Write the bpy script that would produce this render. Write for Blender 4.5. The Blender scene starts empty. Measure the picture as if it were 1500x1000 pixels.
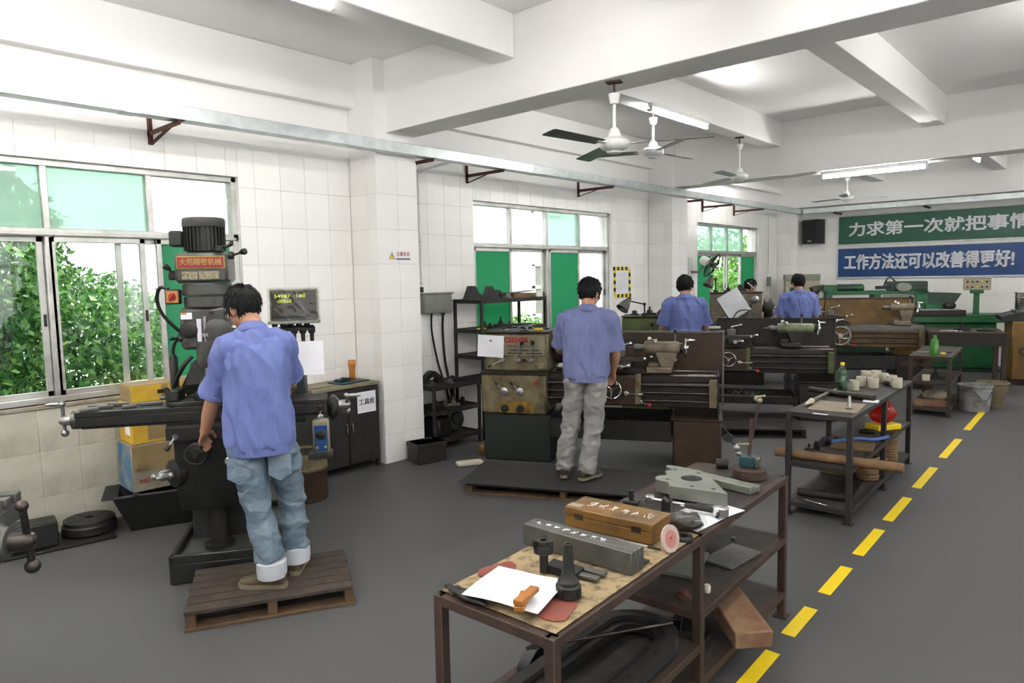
import bpy, math, random
import numpy as np
from mathutils import Vector, Matrix, Euler, noise
SC = bpy.context.scene
COL = SC.collection
R = math.radians
rnd = random.Random(7)
# ---------------------------------------------------------------- camera
F_PX, CAM_H = 1018.5, 1.80
_yaw, _pit, _rol = R(41.857), R(-5.296), R(-1.105)
_fwd = Vector((-math.sin(_yaw)*math.cos(_pit), math.cos(_yaw)*math.cos(_pit), math.sin(_pit)))
_r0 = Vector((math.cos(_yaw), math.sin(_yaw), 0)); _u0 = _r0.cross(_fwd)
_rt = math.cos(_rol)*_r0 + math.sin(_rol)*_u0; _up = -math.sin(_rol)*_r0 + math.cos(_rol)*_u0
cd = bpy.data.cameras.new('camera'); cam = bpy.data.objects.new('camera', cd); COL.objects.link(cam)
cd.sensor_width = 36; cd.lens = F_PX/1500*36; cd.clip_end = 300; cd.clip_start = .05
cam.matrix_world = Matrix(((_rt.x, _up.x, -_fwd.x, 0), (_rt.y, _up.y, -_fwd.y, 0), (_rt.z, _up.z, -_fwd.z, CAM_H), (0, 0, 0, 1)))
SC.camera = cam
# ---------------------------------------------------------------- world, sun, exposure
w = bpy.data.worlds.new('overcast_sky'); SC.world = w; w.use_nodes = True
bg = w.node_tree.nodes['Background']; bg.inputs[0].default_value = (0.98, 0.99, 1.0, 1); bg.inputs[1].default_value = 2.2
sd = bpy.data.lights.new('sun', 'SUN'); sd.energy = 3.0; sd.angle = R(6); sd.color = (1, .96, .88)
sun = bpy.data.objects.new('sun', sd); COL.objects.link(sun); sun.rotation_euler = (R(20), R(30), 0); sun.location = (8, -4, 20)
vs = SC.view_settings
vs.view_transform = 'Standard'; vs.look = 'None'; vs.gamma = 1; vs.use_curve_mapping = False; vs.exposure = 0.85
TUBE = 88.0            # radiance of the fluorescent tubes
# ---------------------------------------------------------------- pixel -> point helpers
def ray(u, v): return _rt*((u-750)/F_PX) - _up*((v-500)/F_PX) + _fwd
def pz(u, v, z=0.0):
    d = ray(u, v); t = (z-CAM_H)/d.z; return Vector((d.x*t, d.y*t, z))
# ---------------------------------------------------------------- materials
MATS = {}
DK = .62             # machines, floor and clothes are dark in themselves
BRIGHT = {'paint', 'tile', 'tile_grimy', 'grout', 'alu', 'galv', 'fan_white', 'paper', 'chalk', 'wall_out', 'soil', 'bark', 'chrome', 'steel', 'stainless', 'card_yellow', 'yellow_line', 'letter', 'banner_edge', 'plaster', 'yellow_tag', 'cuff', 'skin'}
def mat(name, c, c2=None, rough=.55, metal=0.0, scale=6.0, bump=0.0, det=6, lo=.35, hi=.7, spec=.5, vary=0.0, stretch=None, bd=.01):
    if name not in BRIGHT:
        c = tuple(v*DK for v in c); c2 = None if c2 is None else tuple(v*DK for v in c2)
    m = bpy.data.materials.new(name); m.use_nodes = True; nt = m.node_tree; n = nt.nodes; L = nt.links
    b = n['Principled BSDF']; b.inputs['Roughness'].default_value = rough; b.inputs['Metallic'].default_value = metal
    b.inputs['Base Color'].default_value = (*c, 1); b.inputs['Specular IOR Level'].default_value = spec
    if c2 is not None or bump:
        tc = n.new('ShaderNodeTexCoord'); no = n.new('ShaderNodeTexNoise'); no.inputs['Scale'].default_value = scale
        no.inputs['Detail'].default_value = det; no.inputs['Roughness'].default_value = .62
        src = tc.outputs['Object']
        if stretch:
            mp = n.new('ShaderNodeMapping'); mp.inputs['Scale'].default_value = (1, 1, stretch); mp.inputs['Rotation'].default_value = (0, .25, 0); L.new(src, mp.inputs['Vector']); src = mp.outputs['Vector']; no.inputs['Distortion'].default_value = .6
        L.new(src, no.inputs['Vector'])
        if c2 is not None:
            rp = n.new('ShaderNodeValToRGB'); rp.color_ramp.elements[0].color = (*c, 1); rp.color_ramp.elements[1].color = (*c2, 1)
            rp.color_ramp.elements[0].position = lo; rp.color_ramp.elements[1].position = hi
            L.new(no.outputs['Fac'], rp.inputs['Fac']); out = rp.outputs['Color']
            if vary:
                oi = n.new('ShaderNodeObjectInfo'); hs = n.new('ShaderNodeHueSaturation'); mr = n.new('ShaderNodeMapRange')
                mr.inputs['To Min'].default_value = 1-vary; mr.inputs['To Max'].default_value = 1+vary
                L.new(oi.outputs['Random'], mr.inputs['Value']); L.new(mr.outputs[0], hs.inputs['Value']); L.new(out, hs.inputs['Color']); out = hs.outputs['Color']
            L.new(out, b.inputs['Base Color'])
        if bump:
            bp = n.new('ShaderNodeBump'); bp.inputs['Strength'].default_value = bump; bp.inputs['Distance'].default_value = bd
            L.new(no.outputs['Fac'], bp.inputs['Height']); L.new(bp.outputs['Normal'], b.inputs['Normal'])
    MATS[name] = m; return m
def emis(name, c, s):
    m = bpy.data.materials.new(name); m.use_nodes = True; b = m.node_tree.nodes['Principled BSDF']
    b.inputs['Base Color'].default_value = (*c, 1); b.inputs['Emission Color'].default_value = (*c, 1); b.inputs['Emission Strength'].default_value = s
    MATS[name] = m; return m
def glassmat(name, tint, gloss=.06, diff=0.0, dcol=(1, 1, 1)):
    m = bpy.data.materials.new(name); m.use_nodes = True; nt = m.node_tree; n = nt.nodes; L = nt.links
    n.remove(n['Principled BSDF']); o = n['Material Output']
    t = n.new('ShaderNodeBsdfTransparent'); t.inputs[0].default_value = (*tint, 1)
    g = n.new('ShaderNodeBsdfGlossy'); g.inputs['Roughness'].default_value = .03
    mx = n.new('ShaderNodeMixShader'); mx.inputs[0].default_value = gloss
    L.new(t.outputs[0], mx.inputs[1]); L.new(g.outputs[0], mx.inputs[2]); last = mx.outputs[0]
    if diff:
        tr = n.new('ShaderNodeBsdfTranslucent'); tr.inputs[0].default_value = (*dcol, 1)
        df = n.new('ShaderNodeBsdfDiffuse'); df.inputs[0].default_value = (*dcol, 1)
        m2 = n.new('ShaderNodeMixShader'); m2.inputs[0].default_value = .45; L.new(tr.outputs[0], m2.inputs[1]); L.new(df.outputs[0], m2.inputs[2])
        m3 = n.new('ShaderNodeMixShader'); m3.inputs[0].default_value = diff; L.new(last, m3.inputs[1]); L.new(m2.outputs[0], m3.inputs[2]); last = m3.outputs[0]
    L.new(last, o.inputs['Surface']); MATS[name] = m; return m
mat('paint', (.90, .885, .875), (.87, .85, .835), .8, scale=1.2)
mat('tile_grimy', (.60, .58, .50), (.36, .34, .27), .35, scale=2.5, vary=.06)  # grime plus shade under the window, both put into the colour
mat('tile', (.88, .865, .845), (.83, .81, .78), .28, scale=2.0, vary=.035)
mat('grout', (.56, .54, .50), (.45, .42, .38), .9, scale=3)
mat('floor', (.123, .122, .122), (.128, .127, .127), .55, scale=1.5, spec=.25)
mat('yellow_line', (.93, .68, .0), (.88, .62, .0), .6, scale=8)
mat('alu', (.62, .62, .60), (.42, .41, .38), .45, .6, 5)
mat('galv', (.62, .66, .66), (.48, .52, .53), .42, .7, 9)
mat('rust', (.16, .05, .03), (.07, .03, .02), .8, scale=30)
mat('frame', (.055, .034, .025), (.10, .055, .04), .65, .25, 14)
mat('frame_dark', (.02, .019, .018), (.045, .038, .033), .6, .2, 14)
mat('shelf', (.085, .068, .056), (.035, .03, .027), .75, .2, 9)
mat('iron', (.018, .018, .017), (.045, .042, .037), .45, .35, 12)
mat('iron_black', (.009, .009, .009), (.022, .021, .02), .5, .2, 12)
mat('mill_grey', (.135, .133, .125), (.07, .07, .065), .38, .25, 7)
mat('mill_dark', (.035, .037, .032), (.016, .017, .015), .42, .25, 7)
mat('mill_green', (.03, .06, .05), (.018, .03, .026), .45, .1, 7)
mat('cream', (.30, .25, .13), (.085, .062, .028), .5, 0, 7, lo=.36, hi=.66)
mat('cream_panel', (.36, .33, .22), (.22, .19, .11), .5, 0, 8)
mat('ochre', (.42, .24, .02), (.12, .07, .02), .5, 0, 12)
mat('dark_green', (.022, .036, .03), (.012, .016, .013), .5, .1, 5)
mat('brown', (.085, .045, .022), (.03, .018, .012), .5, .2, 5)
mat('brown_y', (.27, .15, .03), (.09, .046, .016), .5, .1, 6)
mat('brown_dark', (.045, .03, .024), (.02, .015, .013), .45, .3, 8)
mat('lathe_green', (.13, .17, .035), (.06, .07, .025), .5, 0, 8)
mat('tail_green', (.34, .38, .24), (.13, .16, .07), .45, .1, 14)
mat('beige_iron', (.30, .25, .17), (.12, .09, .06), .5, .1, 9)
mat('green_m', (.016, .17, .055), (.012, .10, .036), .45, 0, 5)
mat('green_dk', (.012, .06, .03), (.012, .03, .02), .45, 0, 9)
mat('yellow_m', (.30, .16, .015), (.14, .07, .012), .5, 0, 5)
mat('steel', (.45, .45, .44), (.28, .27, .26), .33, .9, 18)
mat('steel_dull', (.24, .24, .22), (.15, .145, .13), .45, .7, 9)
mat('plate_steel', (.36, .38, .33), (.27, .28, .24), .42, .55, 6)
mat('chrome', (.75, .75, .75), None, .14, 1.0)
mat('stainless', (.62, .60, .55), None, .22, 1.0)
mat('rod', (.12, .10, .09), (.06, .05, .045), .32, .8, 20)
mat('rubber', (.012, .012, .012), None, .6)
mat('hose', (.014, .015, .014), None, .5)
mat('mat_rubber', (.040, .037, .034), (.026, .024, .022), .75, 0, 14)
mat('wood_dark', (.085, .06, .042), (.035, .026, .02), .8, 0, 9, bump=.25)
mat('wood_edge', (.20, .115, .05), (.08, .05, .03), .8, 0, 12, bump=.25)
mat('wood_box', (.30, .155, .025), (.13, .062, .016), .5, 0, 7)
mat('wood_red', (.42, .26, .14), (.26, .10, .06), .8, 0, 7, bump=.5)
mat('wood_orange', (.58, .22, .03), (.42, .14, .02), .5, 0, 30)
mat('wood_tan', (.34, .2, .09), (.2, .11, .05), .7, 0, 12)
mat('card_yellow', (.62, .40, .03), (.48, .27, .03), .6, 0, 7)
mat('card_tan', (.48, .34, .15), (.36, .24, .11), .8, 0, 7)
mat('card_white', (.52, .48, .38), (.36, .30, .2), .7, 0, 9)
mat('card_blue', (.05, .22, .42), (.35, .38, .38), .6, 0, 11, lo=.42, hi=.6)
mat('paper', (.84, .84, .88), (.74, .74, .80), .8, 0, 5)
mat('paper_dirty', (.50, .42, .32), (.40, .31, .22), .85, 0, 12)
mat('newsprint', (.50, .37, .20), (.10, .07, .04), .85, 0, 22, lo=.46, hi=.70)
mat('news_red', (.34, .07, .05), (.24, .09, .06), .85, 0, 16)
mat('ink', (.02, .02, .025), None, .7)
mat('chalk', (.75, .75, .75), None, .9)
mat('red', (.55, .03, .025), (.42, .02, .02), .4, 0, 9)
mat('red_sign', (.40, .02, .03), (.32, .02, .03), .4, 0, 9)
mat('gold', (.62, .47, .13), (.42, .30, .08), .45, .2, 40)
mat('brass', (.55, .5, .32), (.12, .11, .07), .5, .3, 70)
mat('orange', (.75, .32, .08), None, .45)
mat('pink', (.70, .28, .24), None, .8)
mat('pink_pale', (.72, .55, .47), None, .8)
mat('teal', (.015, .085, .10), (.012, .05, .06), .4, .1, 9)
mat('blue_plastic', (.10, .22, .62), None, .4)
mat('green_plastic', (.13, .45, .04), None, .35)
mat('yellow_tag', (.82, .60, .01), None, .5)
mat('bucket_white', (.50, .52, .53), (.20, .16, .13), .5, .2, 7, lo=.45, hi=.68)
mat('bucket_tan', (.34, .28, .17), (.2, .15, .08), .6, .1, 7)
mat('plaster', (.62, .58, .47), (.48, .43, .33), .8, 0, 12)
mat('swarf', (.42, .40, .34), (.2, .18, .14), .5, .4, 60)
mat('fan_white', (.78, .79, .77), (.70, .71, .69), .4, 0, 4)
mat('blade_dark', (.03, .032, .03), (.10, .105, .10), .35, .4, 6)
mat('grey_box', (.36, .37, .32), (.25, .26, .22), .55, 0, 5)
mat('plastic_black', (.014, .014, .015), None, .4)
mat('panel_cream', (.55, .50, .36), (.46, .41, .28), .5, 0, 7)
mat('banner_green', (.0, .125, .068), (.0, .115, .062), .4, 0, 3)
mat('banner_blue', (.0, .07, .285), (.0, .062, .26), .4, 0, 3)
mat('banner_edge', (.72, .72, .74), (.55, .53, .52), .6, 0, 9)
mat('letter', (.74, .74, .78), None, .6)
mat('shirt', (.20, .255, .60), (.165, .215, .54), .85, 0, 9, bump=.9, det=3, stretch=.35, bd=.03)
mat('shirt_worn', (.235, .27, .52), (.19, .22, .45), .85, 0, 9, bump=.9, det=3, stretch=.35, bd=.03)
mat('jeans', (.13, .21, .30), (.30, .38, .45), .85, 0, 8, bump=.7, det=4, stretch=1.6, bd=.02)
mat('denim_seam', (.08, .14, .20), None, .85)
mat('cuff', (.55, .57, .62), (.46, .48, .54), .85, 0, 9)
mat('khaki', (.45, .43, .42), (.33, .31, .30), .85, 0, 8, bump=.7, det=4, stretch=1.4, bd=.02)
mat('dark_cloth', (.03, .03, .04), None, .9)
mat('skin', (.46, .235, .145), (.40, .19, .11), .5, 0, 9)
mat('hair', (.005, .005, .006), None, .6, spec=.25)
mat('sneaker', (.17, .125, .065), (.12, .09, .05), .8, 0, 14)
mat('sole', (.34, .28, .19), (.25, .2, .13), .8, 0, 14)
mat('shoe_brown', (.10, .07, .05), (.06, .045, .035), .6, 0, 14)
mat('eye', (.6, .6, .58), None, .2)
mat('wall_out', (.78, .80, .80), (.70, .72, .72), .8, 0, 1)
mat('soil', (.12, .10, .07), (.07, .08, .04), .95, 0, 2)
mat('bark', (.10, .07, .05), (.05, .035, .025), .9, 0, 9, bump=.5)
mat('speaker_grille', (.01, .01, .011), None, .75)
emis('tube', (1.0, .985, .95), TUBE)
emis('led', (.45, .55, .05), .6)
mat('screen', (.05, .048, .04), (.025, .024, .02), .3, 0, 9)
glassmat('glass', (.97, .99, .98), .04)
glassmat('glass_tint', (.62, .80, .72), .04, .34, (.78, .95, .88))
glassmat('film_green', (.05, .25, .14), .04, .85, (.09, .46, .25))
glassmat('bottle_green', (.45, .72, .5), .12, .2, (.1, .3, .15))
glassmat('bottle_lime', (.35, .75, .2), .12, .35, (.2, .6, .1))
glassmat('bottle_amber', (.85, .55, .25), .1, .4, (.6, .35, .12))
glassmat('plastic_film', (.95, .95, .93), .06, .03, (.6, .6, .58))
glassmat('red_bag', (.75, .10, .07), .12, .6, (.7, .05, .03))
def leaf_mat(name, a, b, c):
    m = bpy.data.materials.new(name); m.use_nodes = True; nt = m.node_tree; n = nt.nodes; L = nt.links
    g = n.new('ShaderNodeNewGeometry'); rp = n.new('ShaderNodeValToRGB'); e = rp.color_ramp.elements
    e[0].color = (*a, 1); e[1].color = (*c, 1); k = e.new(.55); k.color = (*b, 1)
    L.new(g.outputs['Random Per Island'], rp.inputs[0]); p = n['Principled BSDF']; L.new(rp.outputs[0], p.inputs['Base Color'])
    p.inputs['Roughness'].default_value = .3
    t = n.new('ShaderNodeBsdfTranslucent'); L.new(rp.outputs[0], t.inputs[0]); mx = n.new('ShaderNodeMixShader'); mx.inputs[0].default_value = .3
    L.new(p.outputs[0], mx.inputs[1]); L.new(t.outputs[0], mx.inputs[2]); L.new(mx.outputs[0], n['Material Output'].inputs['Surface']); MATS[name] = m
leaf_mat('leaf', (.025, .09, .025), (.06, .21, .04), (.24, .44, .11))
leaf_mat('leaf_bright', (.04, .14, .02), (.10, .30, .04), (.25, .5, .08))
# ---------------------------------------------------------------- mesh builder
class B:
    def __init__(s): s.v = []; s.f = []; s.M = Matrix()
    def at(s, loc=(0, 0, 0), rot=(0, 0, 0)): s.M = Matrix.Translation(loc) @ Euler(rot).to_matrix().to_4x4(); return s
    def add(s, vs, fs):
        o = len(s.v); M = s.M; s.v += [tuple(M @ Vector(p)) for p in vs]; s.f += [tuple(i+o for i in f) for f in fs]; return s
    def box(s, x0, x1, y0, y1, z0, z1, b=0.0):
        if not b:
            return s.add([(x, y, z) for z in (z0, z1) for y in (y0, y1) for x in (x0, x1)],
                         [(0, 2, 3, 1), (4, 5, 7, 6), (0, 1, 5, 4), (2, 6, 7, 3), (0, 4, 6, 2), (1, 3, 7, 5)])
        b = min(b, (x1-x0)*.45, (y1-y0)*.45, (z1-z0)*.45)
        V = []; idx = {}
        lo = (x0, y0, z0); hi = (x1, y1, z1)
        for c in range(8):
            sg = [(c >> k) & 1 for k in range(3)]
            for a in range(3):
                p = [0, 0, 0]
                for k in range(3):
                    e = hi[k] if sg[k] else lo[k]
                    p[k] = e if k == a else (e-b if sg[k] else e+b)
                idx[(c, a)] = len(V); V.append(p)
        Fs = []
        for a in range(3):
            u, w_ = (a+1) % 3, (a+2) % 3
            for sgn in (0, 1):
                q = []
                for (i, j) in ((0, 0), (1, 0), (1, 1), (0, 1)):
                    c = (sgn << a) | (i << u) | (j << w_); q.append(idx[(c, a)])
                Fs.append(tuple(q) if sgn else tuple(q[::-1]))
        for a in range(3):
            u, w_ = (a+1) % 3, (a+2) % 3
            for i in (0, 1):
                for j in (0, 1):
                    c0 = (i << u) | (j << w_); c1 = c0 | (1 << a)
                    q = (idx[(c0, u)], idx[(c1, u)], idx[(c1, w_)], idx[(c0, w_)])
                    Fs.append(q if (i ^ j) else q[::-1])
        for c in range(8):
            t = (idx[(c, 0)], idx[(c, 1)], idx[(c, 2)])
            Fs.append(t if bin(c).count('1') % 2 else t[::-1])
        return s.add(V, Fs)
    def bc(s, c, d, b=0.0, rot=None):
        if rot is None: return s.box(c[0]-d[0]/2, c[0]+d[0]/2, c[1]-d[1]/2, c[1]+d[1]/2, c[2]-d[2]/2, c[2]+d[2]/2, b)
        M0 = s.M; s.M = M0 @ Matrix.Translation(c) @ Euler(rot).to_matrix().to_4x4()
        s.box(-d[0]/2, d[0]/2, -d[1]/2, d[1]/2, -d[2]/2, d[2]/2, b); s.M = M0; return s
    def bar(s, p, q, w_, h, b=0.0):
        p, q = Vector(p), Vector(q); d = q-p; M0 = s.M
        s.M = M0 @ Matrix.Translation(p) @ d.to_track_quat('X', 'Z').to_matrix().to_4x4()
        s.box(0, d.length, -w_/2, w_/2, -h/2, h/2, b); s.M = M0; return s
    def rev(s, prof, o=(0, 0, 0), ax=(0, 0, 1), n=20):
        q = Vector(ax).to_track_quat('Z', 'Y'); o = Vector(o); V = []; Fs = []
        for r, h in prof:
            for k in range(n):
                a = 2*math.pi*k/n; V.append(o + q @ Vector((r*math.cos(a), r*math.sin(a), h)))
        m = len(prof)
        for i in range(m-1):
            for k in range(n):
                k2 = (k+1) % n; Fs.append((i*n+k, i*n+k2, (i+1)*n+k2, (i+1)*n+k))
        if prof[0][0] > 1e-6: Fs.append(tuple(range(n))[::-1])
        if prof[-1][0] > 1e-6: Fs.append(tuple((m-1)*n+k for k in range(n)))
        return s.add(V, Fs)
    def ring(s, prof, o=(0, 0, 0), ax=(0, 0, 1), n=24):       # closed profile
        q = Vector(ax).to_track_quat('Z', 'Y'); o = Vector(o); V = []; Fs = []; m = len(prof)
        for r, h in prof:
            for k in range(n):
                a = 2*math.pi*k/n; V.append(o + q @ Vector((r*math.cos(a), r*math.sin(a), h)))
        for i in range(m):
            i2 = (i+1) % m
            for k in range(n):
                k2 = (k+1) % n; Fs.append((i*n+k, i*n+k2, i2*n+k2, i2*n+k))
        return s.add(V, Fs)
    def tor(s, c, ax, Rr, r, n=24, m=8): return s.ring([(Rr+r*math.cos(2*math.pi*j/m), r*math.sin(2*math.pi*j/m)) for j in range(m)], c, ax, n)
    def cyl(s, p, q, r, r1=None, n=16):
        p, q = Vector(p), Vector(q); d = q-p; return s.rev([(r, 0), (r if r1 is None else r1, d.length)], p, d, n)
    def sph(s, c, r, n=14, sc=(1, 1, 1)):
        M0 = s.M; s.M = M0 @ Matrix.Translation(c) @ Matrix.Diagonal((*sc, 1)); m = max(6, n//2+1)
        s.rev([(max(1e-7, r*math.sin(math.pi*i/m)), -r*math.cos(math.pi*i/m)) for i in range(m+1)], (0, 0, 0), (0, 0, 1), n); s.M = M0; return s
    def tube(s, pts, r, n=8, close=False):
        P = [Vector(p) for p in pts]; m = len(P); V = []; Fs = []; up = None
        for i in range(m):
            d = (P[(i+1) % m] - P[i-1]) if close else (P[min(i+1, m-1)] - P[max(i-1, 0)])
            d.normalize()
            if up is None: up = d.orthogonal().normalized()
            up = (up - d*up.dot(d)).normalized(); sd_ = d.cross(up); rr = r[i] if isinstance(r, (list, tuple)) else r
            for k in range(n):
                a = 2*math.pi*k/n; V.append(P[i] + up*(rr*math.cos(a)) + sd_*(rr*math.sin(a)))
        for i in range(m if close else m-1):
            i2 = (i+1) % m
            for k in range(n):
                k2 = (k+1) % n; Fs.append((i*n+k, i*n+k2, i2*n+k2, i2*n+k))
        if not close: Fs.append(tuple(range(n))[::-1]); Fs.append(tuple((m-1)*n+k for k in range(n)))
        return s.add(V, Fs)
    def prism(s, poly, h0, h1, ax='z'):
        n = len(poly)
        f = {'z': lambda a, b, h: (a, b, h), 'y': lambda a, b, h: (a, h, b), 'x': lambda a, b, h: (h, a, b)}[ax]
        V = [f(a, b, h0) for a, b in poly]+[f(a, b, h1) for a, b in poly]
        Fs = [tuple(range(n))[::-1], tuple(range(n, 2*n))]+[(i, (i+1) % n, n+(i+1) % n, n+i) for i in range(n)]
        return s.add(V, Fs)
def cat(pts, n=8, close=False):            # smooth path through points
    P = [Vector(p) for p in pts]; out = []; m = len(P)
    for i in range(m-1):
        a, b, c, d = P[max(i-1, 0)], P[i], P[i+1], P[min(i+2, m-1)]
        for k in range(n):
            t = k/n; out.append(.5*((2*b)+(c-a)*t+(2*a-5*b+4*c-d)*t*t+(3*b-a-3*c+d)*t**3))
    out.append(P[-1]); return out
def mesh_of(name, b, ang=38):
    me = bpy.data.meshes.new(name); me.from_pydata(b.v, [], b.f); me.validate()
    import bmesh
    bm = bmesh.new(); bm.from_mesh(me); bmesh.ops.recalc_face_normals(bm, faces=bm.faces[:]); bm.to_mesh(me); bm.free()
    for p in me.polygons: p.use_smooth = True
    me.set_sharp_from_angle(angle=R(ang)); return me
def part(name, b, m, parent=None, label=None, ang=38):
    me = mesh_of(name, b, ang) if isinstance(b, B) else b
    o = bpy.data.objects.new(name, me); COL.objects.link(o)
    if m and not me.materials: me.materials.append(MATS[m])
    if parent: o.parent = parent
    if label: o['label'] = label
    return o
def tag(o, label, cat_, group=None, kind=None):
    o['label'] = label; o['category'] = cat_
    if group: o['group'] = group
    if kind: o['kind'] = kind
    return o
def thing(name, label, cat_, loc=(0, 0, 0), rz=0.0, group=None):
    o = bpy.data.objects.new(name, None); COL.objects.link(o); o.location = loc; o.rotation_euler = (0, 0, rz); o.empty_display_size = .1
    return tag(o, label, cat_, group)
def solid(name, b, m, label, cat_, loc=(0, 0, 0), rz=0.0, group=None, rot=None):
    o = part(name, b, m); o.location = loc; o.rotation_euler = rot or (0, 0, rz); return tag(o, label, cat_, group)
def struct(name, b, m, parent=None, label=None):
    o = part(name, b, m, parent); o['kind'] = 'structure'
    if label: o['label'] = label
    return o
def dup(o, loc=None, rz=None, label=None, parent=None):
    c = o.copy(); COL.objects.link(c)
    if parent: c.parent = parent
    if loc is not None: c.location = loc
    if rz is not None: c.rotation_euler = (0, 0, rz)
    if label: c['label'] = label
    for ch in o.children: dup(ch, parent=c)
    return c
_tc = {}
def text(name, s, size, m, parent=None, mtx=None, bold=0.0, ext=.0015, ax=1.0, width=None):
    cu = bpy.data.curves.new(name, 'FONT'); cu.body = s; cu.size = size; cu.offset = bold; cu.extrude = ext; cu.align_x = 'CENTER'; cu.align_y = 'CENTER'; cu.resolution_u = 3
    to = bpy.data.objects.new(name, cu); COL.objects.link(to); dg = bpy.context.evaluated_depsgraph_get(); dg.update()
    me = bpy.data.meshes.new_from_object(to.evaluated_get(dg)); bpy.data.objects.remove(to)
    me.name = name; me.materials.clear(); me.materials.append(MATS[m])
    if width and len(me.vertices):
        xs = [v.co.x for v in me.vertices]; k = width/(max(xs)-min(xs))
        for v in me.vertices: v.co.x *= k
    o = bpy.data.objects.new(name, me); COL.objects.link(o)
    if parent: o.parent = parent
    if mtx is not None: o.matrix_local = mtx
    return o
def MT(loc, rot=(0, 0, 0)): return Matrix.Translation(loc) @ Euler(rot).to_matrix().to_4x4()
FRONT = (R(90), 0, 0)                         # text standing upright, read from -y
def sheet(w_, h_, nx, ny, fz, t=.0012):         # thin wavy sheet
    b = B(); V = []; Fs = []
    for j in range(ny+1):
        for i in range(nx+1):
            x, y = (i/nx-.5)*w_, (j/ny-.5)*h_; V.append((x, y, fz(x, y)+t))
    n = len(V); V += [(x, y, z-t) for x, y, z in V]
    q = lambda i, j: j*(nx+1)+i
    for j in range(ny):
        for i in range(nx):
            a = (q(i, j), q(i+1, j), q(i+1, j+1), q(i, j+1)); Fs.append(a); Fs.append(tuple(k+n for k in a[::-1]))
    for i in range(nx): Fs.append((q(i+1, 0), q(i, 0), q(i, 0)+n, q(i+1, 0)+n)); Fs.append((q(i, ny), q(i+1, ny), q(i+1, ny)+n, q(i, ny)+n))
    for j in range(ny): Fs.append((q(0, j), q(0, j+1), q(0, j+1)+n, q(0, j)+n)); Fs.append((q(nx, j+1), q(nx, j), q(nx, j)+n, q(nx, j+1)+n))
    return b.add(V, Fs)
# ================================================================ THE ROOM
XW, YF, ZC, ZT = -5.80, 15.40, 3.86, 2.95
WIN = [(.12, 2.98), (5.84, 8.72), (11.44, 14.13)]; WZ0, WZ1, WZT = .95, 2.70, 2.185
fl = struct('floor', B().box(-6.05, 4.45, -3.45, YF+.25, -.2, 0), 'floor', label='smooth plain grey painted workshop floor')
struct('ceiling', B().box(-6.05, 4.45, -3.45, YF+.25, ZC, ZC+.2), 'paint', label='white painted concrete ceiling slab')
def wall_with_holes(axis, c0, c1, u0, u1, holes):
    b = B()
    def bx(a0, a1, z0, z1):
        if a1-a0 > 1e-4 and z1-z0 > 1e-4:
            b.box(c0, c1, a0, a1, z0, z1) if axis == 'y' else b.box(a0, a1, c0, c1, z0, z1)
    p = u0
    for h0, h1 in holes:
        bx(p, h0, 0, ZC); bx(h0, h1, 0, WZ0); bx(h0, h1, WZ1, ZC); p = h1
    bx(p, u1, 0, ZC); return b
wl = struct('wall_left', wall_with_holes('y', -6.05, XW-.008, -3.45, YF+.25, WIN), 'paint', label='white tiled and painted window wall')
wf = struct('wall_far', B().box(XW-.008, 4.45, YF+.008, YF+.25, 0, ZC), 'paint', label='white tiled end wall with the two banners')
WINR = [(-2.6, .4), (1.4, 4.4), (5.6, 8.6), (10.4, 13.4)]  # openings added in the unseen side wall, large to let in light
struct('wall_right', wall_with_holes('y', 4.2, 4.45, -3.45, YF+.01, WINR), 'paint')
struct('wall_back', B().box(XW-.008, 4.2, -3.45, -3.2, 0, ZC), 'paint')
for k, (y0, y1) in enumerate(WINR):
    b = B()
    for z in (WZ0+.025, WZT, WZ1-.025): b.box(4.28, 4.34, y0, y1, z-.025, z+.025)
    for i in range(5):
        yy = y0+.025+(y1-y0-.05)*i/4; b.box(4.28, 4.34, yy-.025, yy+.025, WZ0, WZ1)
    o = struct('window_%d' % (k+4), b, 'alu', label='aluminium window added in the unseen side wall for daylight')
    part('pane', B().box(4.30, 4.305, y0, y1, WZ0, WZ1), 'glass', o)
# grout backing + tiles as single pieces
_tile_me = {}
def tile_mesh(w_, h_, m='tile'):
    k = (round(w_, 3), round(h_, 3), m)
    if k not in _tile_me:
        me = mesh_of('tile', B().box(-k[0]/2, k[0]/2, -.008, 0, -k[1]/2, k[1]/2, .0018)); me.materials.append(MATS[m]); _tile_me[k] = me
    return _tile_me[k]
def rects(u0, u1, z0, z1, holes):
    out = [(u0, u1, z0, z1)]
    for a0, a1, b0, b1 in holes:
        nx = []
        for (p, q, r, s) in out:
            if q <= a0 or p >= a1 or s <= b0 or r >= b1: nx.append((p, q, r, s)); continue
            if p < a0: nx.append((p, a0, r, s))
            if q > a1: nx.append((a1, q, r, s))
            p2, q2 = max(p, a0), min(q, a1)
            if r < b0: nx.append((p2, q2, r, b0))
            if s > b1: nx.append((p2, q2, b1, s))
        out = nx
    return out
ROWS = [0.0, .28]+[.28+.3335*k for k in range(1, 9)]
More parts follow.
